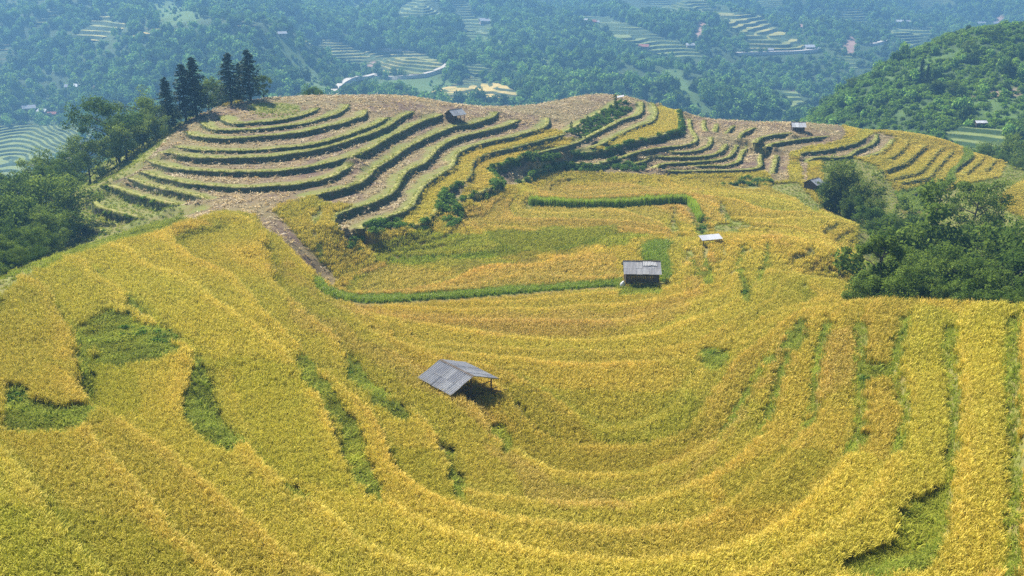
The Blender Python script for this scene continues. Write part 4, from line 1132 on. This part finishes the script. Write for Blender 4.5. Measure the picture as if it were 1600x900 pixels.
A = rng.uniform(60, 420, n); B = rng.uniform(300, 515, n)
zf = far_ground(A, B); a, b, d = proj(A, B, zf)
ok = (a > 1200) & (a < 1720) & (rng.random(n) < np.where(far_mask(MEADOW, a, b), .35, .8)) & ~far_mask([p for k, s, p in TERR], a, b)
A, B, zf = A[ok], B[ok], zf[ok]; n = len(A)
hue = fbm(A, B, 40, 58, 3)[:, None]
o = scatter('hill_scrub', np.stack([A, B, zf - .3], -1), A_SHRUB, None, rng.uniform(.9, 2.4, n), (np.array([1.0, 1.15, .9]) * (1 - hue) + np.array([1.9, 1.75, .9]) * hue) * rng.uniform(.7, 1.4, (n, 1)))
tag(o, 'dense green scrub on the nearer spur at the right', 'scrub', kind='stuff')

# ------------------------------------------------------------------ trees
def tube(pts, rad, k=6):
    pts = np.asarray(pts, float); V, F = [], []
    t = np.gradient(pts, axis=0); t /= np.linalg.norm(t, axis=1)[:, None] + 1e-9
    for p, d, r in zip(pts, t, rad):
        u = np.cross(d, [0.3, .9, .2]); u /= np.linalg.norm(u) + 1e-9; w = np.cross(d, u)
        for j in range(k):
            an = 6.2832 * j / k
            V.append(p + r * (math.cos(an) * u + math.sin(an) * w))
    for s in range(len(pts) - 1):
        for j in range(k):
            F.append((s * k + j, s * k + (j + 1) % k, (s + 1) * k + (j + 1) % k, (s + 1) * k + j))
    return np.array(V), np.array(F)
def join(parts):
    V, F, o = [], [], 0
    for v, f in parts:
        V.append(v); F.append(f + o); o += len(v)
    return np.vstack(V), np.vstack(F)
def as_mesh(name, V, F, mat):
    o = mesh_np(name, V, F, mat, link=False, smooth=True); me = o.data; bpy.data.objects.remove(o); return me

def broad_tree(g, H=10.0, spread=3.6, low=.25, nl=11, leaf=.27, per=150, mat='broad_leaf', fill=1.0):
    parts = []
    trunk = [np.array([0, 0, -1.2])]
    lean = g.normal(size=2) * .35
    for s in np.linspace(0, .8, 6): trunk.append(np.array([lean[0] * s * 2 + g.normal() * .12, lean[1] * s * 2 + g.normal() * .12, s * H]))
    parts.append(tube(trunk, np.linspace(.26, .06, len(trunk))))
    tips = []
    for k in range(nl):
        s = low + (1 - low) * (k + .5) / nl * .82
        j = np.interp(s * H, [p[2] for p in trunk], np.arange(len(trunk)))
        b = trunk[int(j)] * (1 - j % 1) + trunk[min(int(j) + 1, len(trunk) - 1)] * (j % 1)
        an = k * 2.4 + g.normal() * .4
        prof = math.sin(math.pi * (.18 + .78 * (s - low) / (1 - low))) ** .7
        ln = spread * prof * g.uniform(.75, 1.2)
        e = b + np.array([math.cos(an) * ln, math.sin(an) * ln, ln * g.uniform(.15, .6)])
        mid = (b + e) / 2 + np.array([0, 0, ln * .10])
        parts.append(tube([b, mid, e], [.10, .06, .02], 5))
        tips += [(e, .9), ((mid + e) / 2 + g.normal(size=3) * .5, .9), (mid + g.normal(size=3) * .6, .8)]
        for _ in range(2):
            tips.append((b + (e - b) * g.uniform(.5, 1.1) + g.normal(size=3) * .9, g.uniform(.6, 1.0)))
    for _ in range(5): tips.append((trunk[-1] + np.array([g.normal() * .7, g.normal() * .7, g.uniform(0, .16 * H)]), .9))
    P, D, val = [], [], []
    for c, r in tips:
        n = int(per * fill * g.uniform(.6, 1.3)); r = r * g.uniform(.9, 1.35) * spread / 3.6
        d = g.normal(size=(n, 3)); d /= np.linalg.norm(d, axis=1)[:, None]; d[:, 2] *= .75
        P.append(c + d * (r * g.uniform(.45, 1.05, n))[:, None]); D.append(d)
        val.append(np.clip(g.uniform(0, .55) + g.uniform(0, .5, n), 0, 1))
    return as_mesh('trunk', *join(parts), MATS['bark']), leaves('crown', MATS[mat], np.vstack(P), np.vstack(D), leaf, g, .55, .6, 0, np.concatenate(val))
def conifer(g, H=15.0, R0=3.9):
    tr = tube([(0, 0, -1.5), (.05, 0, H * .4), (0, .05, H)], [.26, .17, .03])
    P, D, val = [], [], []
    parts = [tr]
    nw = 36
    for k in range(nw):
        s = .13 + .86 * k / nw
        rad = R0 * (1 - s) ** .75 * g.uniform(.7, 1.15) + .18
        for q in range(7):
            if g.random() < .15: continue
            an = g.random() * 6.283; rl = rad * g.uniform(.65, 1.15)
            z = s * H + g.normal() * .12
            m_ = 13
            t = g.uniform(.12, 1, m_)
            side = g.normal(size=m_) * .20 * rl * (1.1 - t)
            x = np.cos(an) * rl * t - np.sin(an) * side; y = np.sin(an) * rl * t + np.cos(an) * side
            P.append(np.stack([x, y, z - .34 * rl * t ** 1.3 + .12 * rl * t ** 3 + g.normal(size=m_) * .05], -1))
            D.append(np.stack([np.cos(an) * np.ones(m_) * .3, np.sin(an) * np.ones(m_) * .3, np.ones(m_) * .8], -1))
            val.append(np.clip(.2 + .5 * t + g.normal(size=m_) * .15, 0, 1))
    return as_mesh('trunk', *join(parts), MATS['bark']), leaves('crown', MATS['needle'], np.vstack(P), np.vstack(D), .62, g, .3, .42, .25, np.concatenate(val))
def bamboo(g, H=13.0):
    parts, P, D, val = [], [], [], []
    for k in range(15):
        an = g.random() * 6.283; ln = g.uniform(.8, 3.6); h = H * g.uniform(.55, 1.0)
        b = np.array([g.normal() * .6, g.normal() * .6, -1.])
        t = np.linspace(0, 1, 7)
        pts = np.stack([b[0] + math.cos(an) * ln * t ** 2.2, b[1] + math.sin(an) * ln * t ** 2.2, -1 + (h + 1) * (t - .12 * t ** 5)], -1)
        parts.append(tube(pts, np.linspace(.06, .015, 7), 4))
        for _ in range(26):
            s = g.uniform(.22, 1.0); c = np.array([np.interp(s, t, pts[:, j]) for j in range(3)]) + g.normal(size=3) * np.array([.5, .5, .35])
            n = 15; d = g.normal(size=(n, 3)); d /= np.linalg.norm(d, axis=1)[:, None]
            P.append(c + d * g.uniform(.2, .75, n)[:, None]); D.append(d); val.append(np.clip(g.uniform(0, .6) + g.uniform(0, .4, n), 0, 1))
    return as_mesh('trunk', *join(parts), MATS['bark']), leaves('crown', MATS['bamboo_leaf'], np.vstack(P), np.vstack(D), .52, g, .3, .34, .8, np.concatenate(val))
gt_ = np.random.default_rng(23)
KIND = {'b': [broad_tree(gt_) for _ in range(5)], 'w': [broad_tree(gt_, 8.5, 4.4, .12, 12, .30, 140) for _ in range(4)], 'c': [conifer(gt_) for _ in range(4)],
        'm': [bamboo(gt_) for _ in range(3)], 's': [broad_tree(gt_, 10, 2.6, .55, 6, .3, 34)], 'v': [broad_tree(gt_, 9, 2.4, .05, 14, .26, 170)], 'u': [broad_tree(gt_, 4.5, 3.0, .05, 9, .28, 120)]}
HT = {'b': 11.2, 'w': 9.3, 'c': 15.0, 'm': 13.0, 's': 10.5, 'v': 10.2, 'u': 4.9}
def plant_tree(kind, px, top, y, label, group=None, var=None, name='tree', gf=ground, hmax=20., hmin=3., widen=1.0):
    T = und(px, top, y)
    gz_ = float(gf(T[0], T[1]))
    h = min(max(T[2] - gz_, hmin), hmax)
    base = gz_ if T[2] - gz_ < hmax else T[2] - hmax
    tr, cr = KIND[kind][(var if var is not None else random.randrange(99)) % len(KIND[kind])]
    r = empty(name, (T[0], T[1], base - .1), random.random() * 6.28)
    s = h / HT[kind]; r.scale = (s * widen, s * widen, s)
    for nm, me in (('trunk', tr), ('crown', cr)):
        o = bpy.data.objects.new(nm, me); COL.objects.link(o); o.parent = r
    tag(r, label, 'tree', group)
    return r
G = 'conifers behind the left shoulder of the hill'
for k, (px, top, y, lab, wd) in enumerate([
    (256,119,188,'short dark conifer, leftmost of the row behind the hill',.9), (281,98,193,'dark conifer just left of the tall pair, narrow and pointed',1.0),
    (298,87,195,'tallest conifer of the left pair, with a bare lower trunk',1.05), (354,80,200,'slender spire of a conifer left of the tallest one',1.0),
    (385,76,203,'tallest and widest dark conifer on the hill crest',1.1), (371,97,207,'lower conifer squeezed between the two tall spires',1.0)]):
    plant_tree('c', px, top, y, lab, G, k, 'conifer_tree', widen=wd * 1.5)
plant_tree('b', 320, 116, 206, 'light green broadleaf tree between the two groups of conifers', None, 0)
plant_tree('b', 338, 122, 210, 'rounded broadleaf tree left of the slender conifer spire', None, 1)
plant_tree('b', 409, 112, 207, 'broadleaf tree at the right end of the conifer row', None, 2)
plant_tree('w', 494, 132, 232, 'small round dark tree peeking over the hill crest', None, 0, hmin=2)
LW = 'broadleaf tree in the dark wood on the slope left of the hill'
LWT = []
for px, top, y in [(172,150,184),(213,146,190),(240,172,184),(190,185,178),(222,200,182),(130,210,180),(268,168,200),(250,185,192),(176,206,184),(300,168,205),(345,148,208),(372,146,212),(112,234,174),(84,244,165),(56,268,156),(66,250,158),
                   (75,268,146),(44,300,138),(40,268,150),(10,262,155),(-30,270,150),(60,318,126),(20,312,128),(58,322,130),(-15,330,118),(35,352,112),(52,346,118),(0,372,104),(22,384,104),(-40,360,108),(40,376,108),(-60,310,128),(-20,400,94),(30,398,98),(70,238,168)]:
    LWT.append((px, top, plant_tree('bw'[random.random() < .45], px, top, y, LW, 'broadleaf trees left of the hill', hmax=15)))
# right side
plant_tree('m', 1316, 226, 186, 'tallest feathery bamboo clump beside the half hidden hut', 'bamboo beside the hut', 0, 'bamboo_clump', hmax=24, widen=1.25)
plant_tree('m', 1345, 252, 184, 'feathery bamboo clump leaning to the right of the tallest one', 'bamboo beside the hut', 1, 'bamboo_clump', hmax=22, widen=1.3)
plant_tree('m', 1298, 268, 186, 'lower bamboo clump nearest the small hut by the trees', 'bamboo beside the hut', 2, 'bamboo_clump', hmax=18, widen=1.2)
plant_tree('m', 1330, 285, 178, 'front bamboo clump at the edge of the rice', 'bamboo beside the hut', 1, 'bamboo_clump', hmax=14)
plant_tree('m', 1372, 292, 174, 'loose bamboo clump between the tall one and the wood', 'bamboo beside the hut', 0, 'bamboo_clump', hmax=14)
for px, top, y, lab in [(1376,330,170,'low bush at the foot of the bamboo on its right'),(1438,332,166,'low tree just left of the thin bare stemmed tree'),(1362,340,166,'rounded bush at the rice edge below the bamboo')]:
    plant_tree('u', px, top, y, lab, None, 0, 'tree', hmin=4.5, hmax=7, widen=1.1)
plant_tree('v', 1388, 346, 101, 'tall tree wrapped in creepers at the edge of the rice', None, 0, widen=1.0)
plant_tree('s', 1466, 268, 160, 'thin bare stemmed tree with a sparse crown, before the shaded hole', None, 0, 'sparse_tree')
plant_tree('u', 1356, 432, 97, 'round green bush at the foot of the creeper covered tree', None, 0, 'bush', hmin=1.5)
plant_tree('u', 1402, 424, 96, 'dark rounded bush right of the creeper covered tree', None, 0, 'bush', hmin=1.5)
RW = 'broadleaf tree in the dense wood behind the right hand rice terraces'
RWT = []
for px, top, y in [(1425,368,112),(1448,352,120),(1490,398,104),(1528,398,104),(1562,408,101),(1592,385,108),(1452,425,99),(1484,340,132),(1530,268,150),(1575,340,128),(1625,352,130),(1550,368,116),
                   (1392,335,156),(1618,420,99),(1640,345,118),(1470,440,96),(1510,445,95),(1545,452,93),(1585,450,92),(1620,460,90),(1590,356,122),(1512,352,124),(1660,400,104),(1440,445,97)]:
    RWT.append((px, top, plant_tree('bwu'[random.choice((0, 0, 1, 1, 2))], px, top, y, RW, 'broadleaf trees right of the rice', hmax=13)))
XT = []
for px, top, y in [(1575,232,262),(1600,210,268),(1552,222,275),(1622,225,255),(1590,250,245),(1640,200,270)]:
    XT.append((px, top, plant_tree('bw'[random.random() < .5], px, top, y, 'tree beyond the right end of the stepped yellow terraces', 'trees beyond the stepped terraces', hmax=14, gf=lambda x, y: np.maximum(ground(x, y), far_ground(x, y)))))
ORD = ['leftmost'] + [w + ' from left' for w in ('second', 'third', 'fourth', 'fifth', 'sixth', 'seventh', 'eighth', 'ninth', 'tenth', 'eleventh', 'twelfth', 'thirteenth')]
def tier_labels(trees, tiers, where):
    for nm, lo, hi in tiers:
        row = sorted([t for t in trees if lo <= t[1] < hi], key=lambda t: t[0])
        for k, (px, top, r) in enumerate(row):
            r['label'] = 'tree, %s in the %s tier of the wood %s' % (ORD[k], nm, where)
tier_labels(LWT, [('topmost', 0, 190), ('upper', 190, 255), ('middle', 255, 315), ('lowest', 315, 500)], 'left of the hill')
tier_labels(RWT, [('topmost', 0, 342), ('middle', 342, 400), ('front', 400, 500)], 'right of the rice')
for k, (px, top, r) in enumerate(sorted(XT, key=lambda t: t[0])):
    r['label'] = 'tree beyond the stepped yellow terraces, %s of six' % ORD[k]
for px, top, y, lab in [(893,194,224,'upright sapling on the green bank, the lower of two'),(918,178,234,'upright sapling on the green bank, the upper of two'),(962,144,258,'bright sapling on the ridge beside the tin sheet')]:
    r = plant_tree('v', px, top, y, lab, None, 0, 'sapling', hmin=2.2, hmax=3.2, widen=.55)
for px, top, y, lab in [(1443,90,428,'tall dark conifer on the spur, left of a close pair'),(1452,98,424,'dark conifer on the spur, right of a close pair'),(1468,126,410,'rounded dark tree standing alone on the spur'),(1487,128,408,'dark tree right of the lone rounded one on the spur'),(1332,120,452,'dark tree on the crest of the spur'),(1550,70,455,'dark tree high on the right edge of the spur'),(1510,85,450,'dark tree on the upper slope of the spur')]:
    plant_tree('c' if 'conifer' in lab else 'w', px, top, y, lab, 'trees on the spur', None, 'tree', far_ground, 15, 6)

# ------------------------------------------------------------------ huts and houses
def beam(a, b, r, k=5):
    return tube([np.array(a, float), (np.array(a, float) + np.array(b, float)) / 2, np.array(b, float)], [r, r * .95, r * .9], k)
def boxm(c, s):
    c, s = np.array(c, float), np.array(s, float) / 2
    V = np.array([[x, y, z] for x in (-1, 1) for y in (-1, 1) for z in (-1, 1)]) * s + c
    return V, np.array([(0, 1, 3, 2), (4, 6, 7, 5), (0, 4, 5, 1), (2, 3, 7, 6), (0, 2, 6, 4), (1, 5, 7, 3)])
def part(name, shapes, mat, parent):
    V, F = join(shapes)
    return mesh_np(name, V, F, MATS[mat], parent=parent)
def sheet(o, eu, ev, waves, amp=.025, th=.012):
    """a corrugated sheet from corner o along eu (across the waves) and ev (down the slope)"""
    o, eu, ev = map(lambda q: np.array(q, float), (o, eu, ev))
    nrm = np.cross(eu, ev); nrm /= np.linalg.norm(nrm)
    if nrm[2] < 0: nrm = -nrm
    n = waves * 6 + 1
    u = np.linspace(0, 1, n)
    h = amp * np.cos(u * waves * 2 * math.pi)
    rows = []
    for lay in (0, -th):
        for v in (0, .5, 1):
            rows.append(o + eu * u[:, None] + ev * v + nrm * (h + lay)[:, None])
    V = np.vstack(rows); F = []
    for lay in (0, 3):
        for r in range(2):
            a0 = (lay + r) * n
            for q in range(n - 1):
                f = (a0 + q, a0 + q + 1, a0 + n + q + 1, a0 + n + q)
                F.append(f if lay == 0 else f[::-1])
    for q in range(n - 1):
        F.append((q, 3 * n + q, 3 * n + q + 1, q + 1)); F.append((2 * n + q, 2 * n + q + 1, 5 * n + q + 1, 5 * n + q))
    for r in range(2):
        F.append((r * n, (r + 1) * n, (r + 4) * n, (r + 3) * n)); F.append((r * n + n - 1, (r + 3) * n + n - 1, (r + 4) * n + n - 1, (r + 1) * n + n - 1))
    return V, np.array(F)
def hut(name, label, loc, rz, L, yf, yb, eave, ridge, mat, nsheet=5, rows=2, waves=5, wall=None, platform=False, rail=False, px_off=.35, amp=.03, lap=.02):
    """ridge along local X; the front slope falls to y=-yf, the back one to y=+yb"""
    r = empty(name, loc, rz)
    tag(r, label, 'hut')
    hx = L / 2 - px_off
    for x in (-hx, hx):
        for y in (-yf * .78, yb * .78):
            top = ridge - (ridge - eave) * .78 - .06
            part('post', [beam((x, y, -.6), (x + .03, y, top), .075)], 'wood', r)
        part('post', [beam((x, 0, -.6), (x, .02, ridge - .06), .075)], 'wood', r)
    fr = []
    for y, ze in ((-yf * .78, 0), (yb * .78, 0)):
        fr.append(beam((-hx - .25, y, ridge - (ridge - eave) * .78 - .07), (hx + .3, y, ridge - (ridge - eave) * .78 - .07), .05))
    fr.append(beam((-hx - .2, 0, ridge - .08), (hx + .25, 0, ridge - .08), .05))
    for x in (-hx, 0, hx):
        fr.append(beam((x, -yf * .95, eave - .02), (x, 0, ridge - .07), .04)); fr.append(beam((x, yb * .95, eave - .02), (x, 0, ridge - .07), .04))
        fr.append(beam((x, -yf * .8, eave - .12), (x, yb * .8, eave - .12), .05))
    part('roof_frame', fr, 'wood', r)
    cd_ = [.12 * (ridge - eave) / q_ for q_ in (yf, yb)]; ct = ridge + .075
    cap = np.array([[-L / 2, -.12, ct - cd_[0]], [-L / 2, 0, ct], [-L / 2, .12, ct - cd_[1]], [L / 2, -.12, ct - cd_[0]], [L / 2, 0, ct], [L / 2, .12, ct - cd_[1]]])
    roof = mesh_np('roof', cap, np.array([(0, 3, 4, 1), (1, 4, 5, 2)]), MATS['wood'], parent=r)
    g_ = np.random.default_rng(int(abs(loc[0] * 13 + loc[1] * 7)))
    for sy, half in ((-1, yf), (1, yb)):
        for q in range(rows):
            for k in range(nsheet):
                v0, v1 = q / rows, (q + 1) / rows
                w = L / nsheet
                zz = lambda v: ridge - (ridge - eave) * v
                lift = lap * (rows - 1 - q) + .012 * (k % 2) + g_.uniform(0, .012)
                ov = .06 if q < rows - 1 else 0
                o = (-L / 2 + k * w + g_.normal() * .01, sy * half * v0, zz(v0) + lift)
                ev = (g_.normal() * .02, sy * half * (v1 - v0 + ov), zz(v1 + ov) - zz(v0) + (g_.random() * .03 if q == rows - 1 else 0))
                V, F = sheet(o, (w + .03, 0, 0), ev, waves, amp)
                mesh_np('roof_sheet', V, F, MATS[mat], parent=roof)
    if wall:
        pl = []
        for side in wall:
            if side in 'fb':
                y = -yf * .78 if side == 'f' else yb * .78
                xs = np.arange(-hx, hx, .22)
                for x in xs: pl.append(boxm((x + .11, y + random.uniform(-.015, .015), (eave + .1) / 2 + .05), (.20, .04, eave - .05 + random.uniform(-.08, .05))))
            else:
                x = -hx if side == 'l' else hx
                for y in np.arange(-yf * .78, yb * .78, .22):
                    t_ = 1 - abs((y + .11) / (yf if y < 0 else yb)); hh = eave + (ridge - eave) * max(0, t_ - .05)
                    pl.append(boxm((x + random.uniform(-.015, .015), y + .11, hh / 2), (.04, .20, hh)))
        part('plank_wall', pl, 'wood', r)
    if platform:
        part('platform', [boxm((0, y, .75), (2 * hx, .26, .05)) for y in np.arange(-yf * .7, yb * .7, .3)] + [beam((-hx, y, .68), (hx, y, .68), .05) for y in (-yf * .7, yb * .7)], 'wood', r)
    if rail:
        part('rail', [beam((hx, -yf * .8, 1.25), (hx, yb * 1.02, 1.35), .045), beam((hx, -yf * .8, .95), (hx, yb * .95, .9), .045), beam((hx - .3, yb * .6, 1.5), (hx + .9, yb * .95, 1.25), .045), beam((hx, yb * .4, 1.05), (hx + .2, yb * 1.35, .95), .045)], 'wood', r)
    return r
z1 = -36.25
h1 = hut('field_hut', 'open hut with a corrugated grey roof standing in the middle of the yellow rice', (-4.57, 75.65, z1), math.atan2(-.76, .65), 4.5, 2.35, 2.7, 2.2, 3.2, 'fibre_cement', 5, 2, 4, 'l', True, True, amp=.05)  # back gable planks added to keep the inside of the hut dark
P = hit(1003, 447); 
h2 = hut('field_hut', 'plank walled hut with a patched tin roof beside the bright green strip', (P[0], P[1] + 1.4, P[2] + .25), R(-2), 4.7, 1.9, 1.9, 1.45, 2.65, 'weathered', 6, 2, 5, 'flbr', amp=.02, lap=.008)
V1, F1 = sheet((.1, -.15, 2.62), (.95, 0, .01), (.02, -.60, -.36), 5); V2, F2 = sheet((.98, -.12, 2.64), (.8, -.10, -.08), (.1, -.55, -.32), 4)
part('patch_sheet', [(V1, F1), (V2, F2)], 'fibre_cement', h2)
bm = bmesh.new(); bmesh.ops.create_icosphere(bm, subdivisions=2, radius=.33)
for v in bm.verts: v.co = Vector((v.co.x * (1 + .2 * v.co.z), v.co.y * .8, v.co.z * 1.5 + .12 * math.sin(9 * v.co.x)))
sm = bpy.data.meshes.new('sack'); bm.to_mesh(sm); bm.free(); sm.materials.append(MATS['tarp'])
sk_ = bpy.data.objects.new('sack', sm); COL.objects.link(sk_); sk_.location = (P[0] - 2.45, P[1] + .1, float(ground(P[0] - 2.45, P[1] + .1)) + .45)
tag(sk_, 'white sack leaning at the left corner of the plank walled hut', 'sack')
P = hit(713, 191.5)
hut('field_hut', 'dark open sided hut with a pale tin roof near the ridge of the left hill', (P[0] - .3, P[1] + 1.0, P[2] + .1), R(42), 3.6, 1.7, 1.7, 1.5, 2.6, 'zinc', 4, 1, 6, 'lb')
P = hit(1248, 207)
hut('field_hut', 'small hut with a pale tin roof alone on the right part of the ridge', (P[0], P[1] + 1.2, P[2]), R(-4), 3.5, 1.6, 1.6, 1.35, 2.4, 'white_sheet', 4, 1, 6, 'flbr')
P = hit(1272, 299)
hut('field_hut', 'half hidden hut with a weathered roof under the bamboo', (P[0], P[1] + .8, float(ground(P[0], P[1])) + .3), R(40), 3.2, 1.8, 1.8, 1.2, 2.2, 'zinc', 4, 1, 6, 'l')
P = far_hit(1530, 200)
hut('hill_hut', 'white roofed hut on the green terraces of the right spur', (P[0], P[1], P[2] + .3), R(3), 4.4, 1.6, 1.6, 1.8, 2.6, 'white_sheet', 4, 1, 6, 'flbr')
# the sheet roofed shade over the rice
P = hit(1102, 387)
r = empty('shade_shelter', (P[0], P[1], P[2])); tag(r, 'flat shelter of pale sheets on thin posts standing in the rice', 'shelter')
for x, y, h in ((-.35, -.35, 1.1), (1.7, -.15, 1.15), (-.6, 1.0, 1.34), (1.9, 1.25, 1.42)): part('post', [beam((x, y, -.4), (x, y, h), .06)], 'wood', r)
for k in range(3):
    V, F = sheet((-.9 + k * 1.0, 1.2 + .12 * k, 1.45 + .06 * k), (1.0, .22, .05), (.3, -1.7, -.26), 6)
    mesh_np('roof_sheet', V, F, MATS['zinc'], parent=r)
part('purlin', [beam((-.8, -.4, 1.10), (2.3, -.1, 1.2), .05), beam((-.8, 1.0, 1.34), (2.3, 1.3, 1.45), .05)], 'wood', r)
P = hit(968, 153.5)
r = empty('tin_sheet', (P[0], P[1], P[2])); tag(r, 'bent white tin sheet propped on a stick on the ridge crest', 'sheet')
V, F = sheet((-1.3, .3, .35), (2.4, .1, .5), (.1, -.9, -.25), 5); mesh_np('panel', V, F, MATS['white_sheet'], parent=r)
part('prop', [beam((.6, 0, -.4), (.6, 0, .7), .05), beam((-.7, 0, -.4), (-.7, 0, .35), .05), beam((-3.6, .2, .1), (-1.0, .1, 1.2), .04)], 'wood', r)

# green plants in a row across the flat fields
row = catmull([(829,321),(860,323.5),(900,325),(960,325),(1000,322),(1040,319),(1066,318),(1080,324),(1088,335),(1094,348)], 1.5)
q = np.array([hit(*p) for p in row]); q = resample(q, .16)
q = np.repeat(q, 2, 0); q[:, :2] += rng.normal(size=(len(q), 2)) * .16
hh = rng.uniform(1.7, 2.2, len(q)) * np.clip(1.25 - .35 * fbm(q[:, 0], q[:, 1], 2, 3), .7, 1.2)
o = scatter('green_plant_row', np.column_stack([q[:, :2], ground(q[:, 0], q[:, 1])]), A_GREEN, None, np.stack([.7 * np.ones(len(q)), .7 * np.ones(len(q)), hh * 1.15], -1), np.repeat(rng.uniform(1.2, 1.8, len(q))[:, None], 3, 1))
tag(o, 'row of tall bright green plants across the flat rice fields', 'plants', kind='stuff')

# shaded hole below the stepped terraces, painted as a flat dark disc
an = np.linspace(0, 6.283, 28, endpoint=False)
P = hit(1444, 309)
Vp = np.column_stack([P[0] + 3.4 * np.cos(an) * (1 + .12 * np.sin(3 * an)), P[1] + 2.6 * np.sin(an), np.full(28, P[2] + .12)])
pd = mesh_np('shadow', Vp, np.arange(28)[None], MATS['shadow_pane']); tag(pd, 'flat dark disc painted as a shaded hole below the stepped terraces', 'shadow', kind='structure')

# far houses
def house(px, py, w, roof, label, rz=0., lo=530, wall='plaster'):
    P = far_hit(px, py, lo)
    r = empty('house', (P[0], P[1], P[2] + .2), rz); tag(r, label, 'house', 'houses on the mountainside')
    w *= .72
    L, D_, H_ = w, w * .62, w * .34
    part('wall', [boxm((0, 0, H_ / 2 - 1), (L, D_, H_ + 2))], wall, r)
    e = .8
    V = np.array([[-L / 2 - e, -D_ / 2 - e, H_ - .3], [L / 2 + e, -D_ / 2 - e, H_ - .3], [L / 2 + e, 0, H_ + D_ * .36], [-L / 2 - e, 0, H_ + D_ * .36], [-L / 2 - e, D_ / 2 + e, H_ - .3], [L / 2 + e, D_ / 2 + e, H_ - .3]])
    V = np.vstack([V, V - [0, 0, .35]])
    mesh_np('roof', V, [np.array([(0, 1, 2, 3), (3, 2, 5, 4), (6, 9, 8, 7), (9, 10, 11, 8), (0, 6, 7, 1), (4, 5, 11, 10), (0, 3, 9, 6), (3, 4, 10, 9), (1, 7, 8, 2), (2, 8, 11, 5)])], MATS[roof], parent=r)
    part('door', [boxm((L * .1, -D_ / 2 - .03, H_ * .4), (1.2, .1, H_ * .8))], 'wood', r)
    for x in (-.3, .34): part('window', [boxm((L * x, -D_ / 2 - .03, H_ * .55), (1.3, .1, 1.1))], 'shadow_pane', r)
for px, py, w, rf, rz, lab in [
 (111,140,10,'zinc',.3,'grey roofed house, leftmost of the upper left hamlet'),(122,139,9,'white_sheet',-.4,'pale roofed house in the upper left hamlet, beside the leftmost'),(156,142,9,'red_sheet',.05,'house with a reddish roof right of the upper left hamlet'),(165,141,6,'white_sheet',.2,'small pale shed right of the reddish roofed house'),
 (46,174,11,'zinc',.5,'large grey roofed house in the trees above the blue terraces'),(68,178,9,'white_sheet',-.3,'pale roofed house right of the large grey one'),(82,181,7,'red_sheet',.1,'small reddish house above the blue terraces'),(122,169,5,'white_sheet',.1,'tiny white shed above the blue terraces'),
 (903,39,13,'zinc',.4,'grey roofed house at the left end of the upper hamlet'),(914,37,13,'white_sheet',-.2,'white house in the middle of the upper hamlet'),(924,38,12,'red_sheet',.2,'pinkish house at the right of the upper hamlet'),(931,37,8,'white_sheet',.0,'small white shed at the right end of the upper hamlet'),(916,43,9,'zinc',.3,'grey shed just below the upper hamlet'),
 (1006,77,12,'red_sheet',-.3,'reddish house alone below the long terraces'),(1078,74,10,'white_sheet',.1,'white house at the tip of the long terraces'),(1060,50,8,'white_sheet',.1,'white house left of the red landslide'),(757,37,15,'white_sheet',.3,'white roofed house among the upper middle terraces'),(764,36,10,'zinc',-.2,'grey house beside the white one in the upper middle terraces'),
 (806,77,8,'red_sheet',.1,'small red roofed house in the middle woods'),(791,77,6,'white_sheet',.1,'tiny white shed left of the small red roofed house'),(1202,81,9,'white_sheet',.1,'small white house left on the hillside road'),(1264,78,13,'white_sheet',.2,'white house at the right end of the hillside road'),(1276,79,8,'zinc',-.3,'grey shed beside the house on the hillside road'),
 (1384,43,10,'zinc',.2,'grey house at the left of the upper right hamlet'),(1404,38,14,'white_sheet',-.1,'bright white house in the upper right hamlet'),(1417,37,11,'white_sheet',.3,'second white house right in the upper right hamlet'),(1432,34,9,'zinc',-.2,'small grey house at the end of the upper right hamlet'),(441,56,8,'white_sheet',.4,'small white house on the crest of the left mountain spur'),(1556,39,11,'white_sheet',.1,'white house at the top right edge below the red scar'),(1533,40,14,'zinc',.0,'long grey house at the top right behind the spur')]:
    house(px, py, w, rf, lab, rz, lo=560 if px > 1200 else 530)

# ------------------------------------------------------------------ the air
V, F = boxm((250, 1010, -70), (2760, 2260, 360))
hz = mesh_np('haze', V, F)
m, nt, N, L = new_mat('haze')
vol = nd(nt, 'ShaderNodeVolumePrincipled')
vol.inputs['Color'].default_value = (.25, .57, 1.0, 1)
vol.inputs['Density'].default_value = .0005
vol.inputs['Anisotropy'].default_value = .3
L.new(vol.outputs[0], nd(nt, 'ShaderNodeOutputMaterial').inputs['Volume'])
vol.inputs['Density Attribute'].default_value = ''
m.cycles.homogeneous_volume = True
hz.data.materials.append(m)
tag(hz, 'thin blue haze filling the valley air', 'haze', kind='stuff')
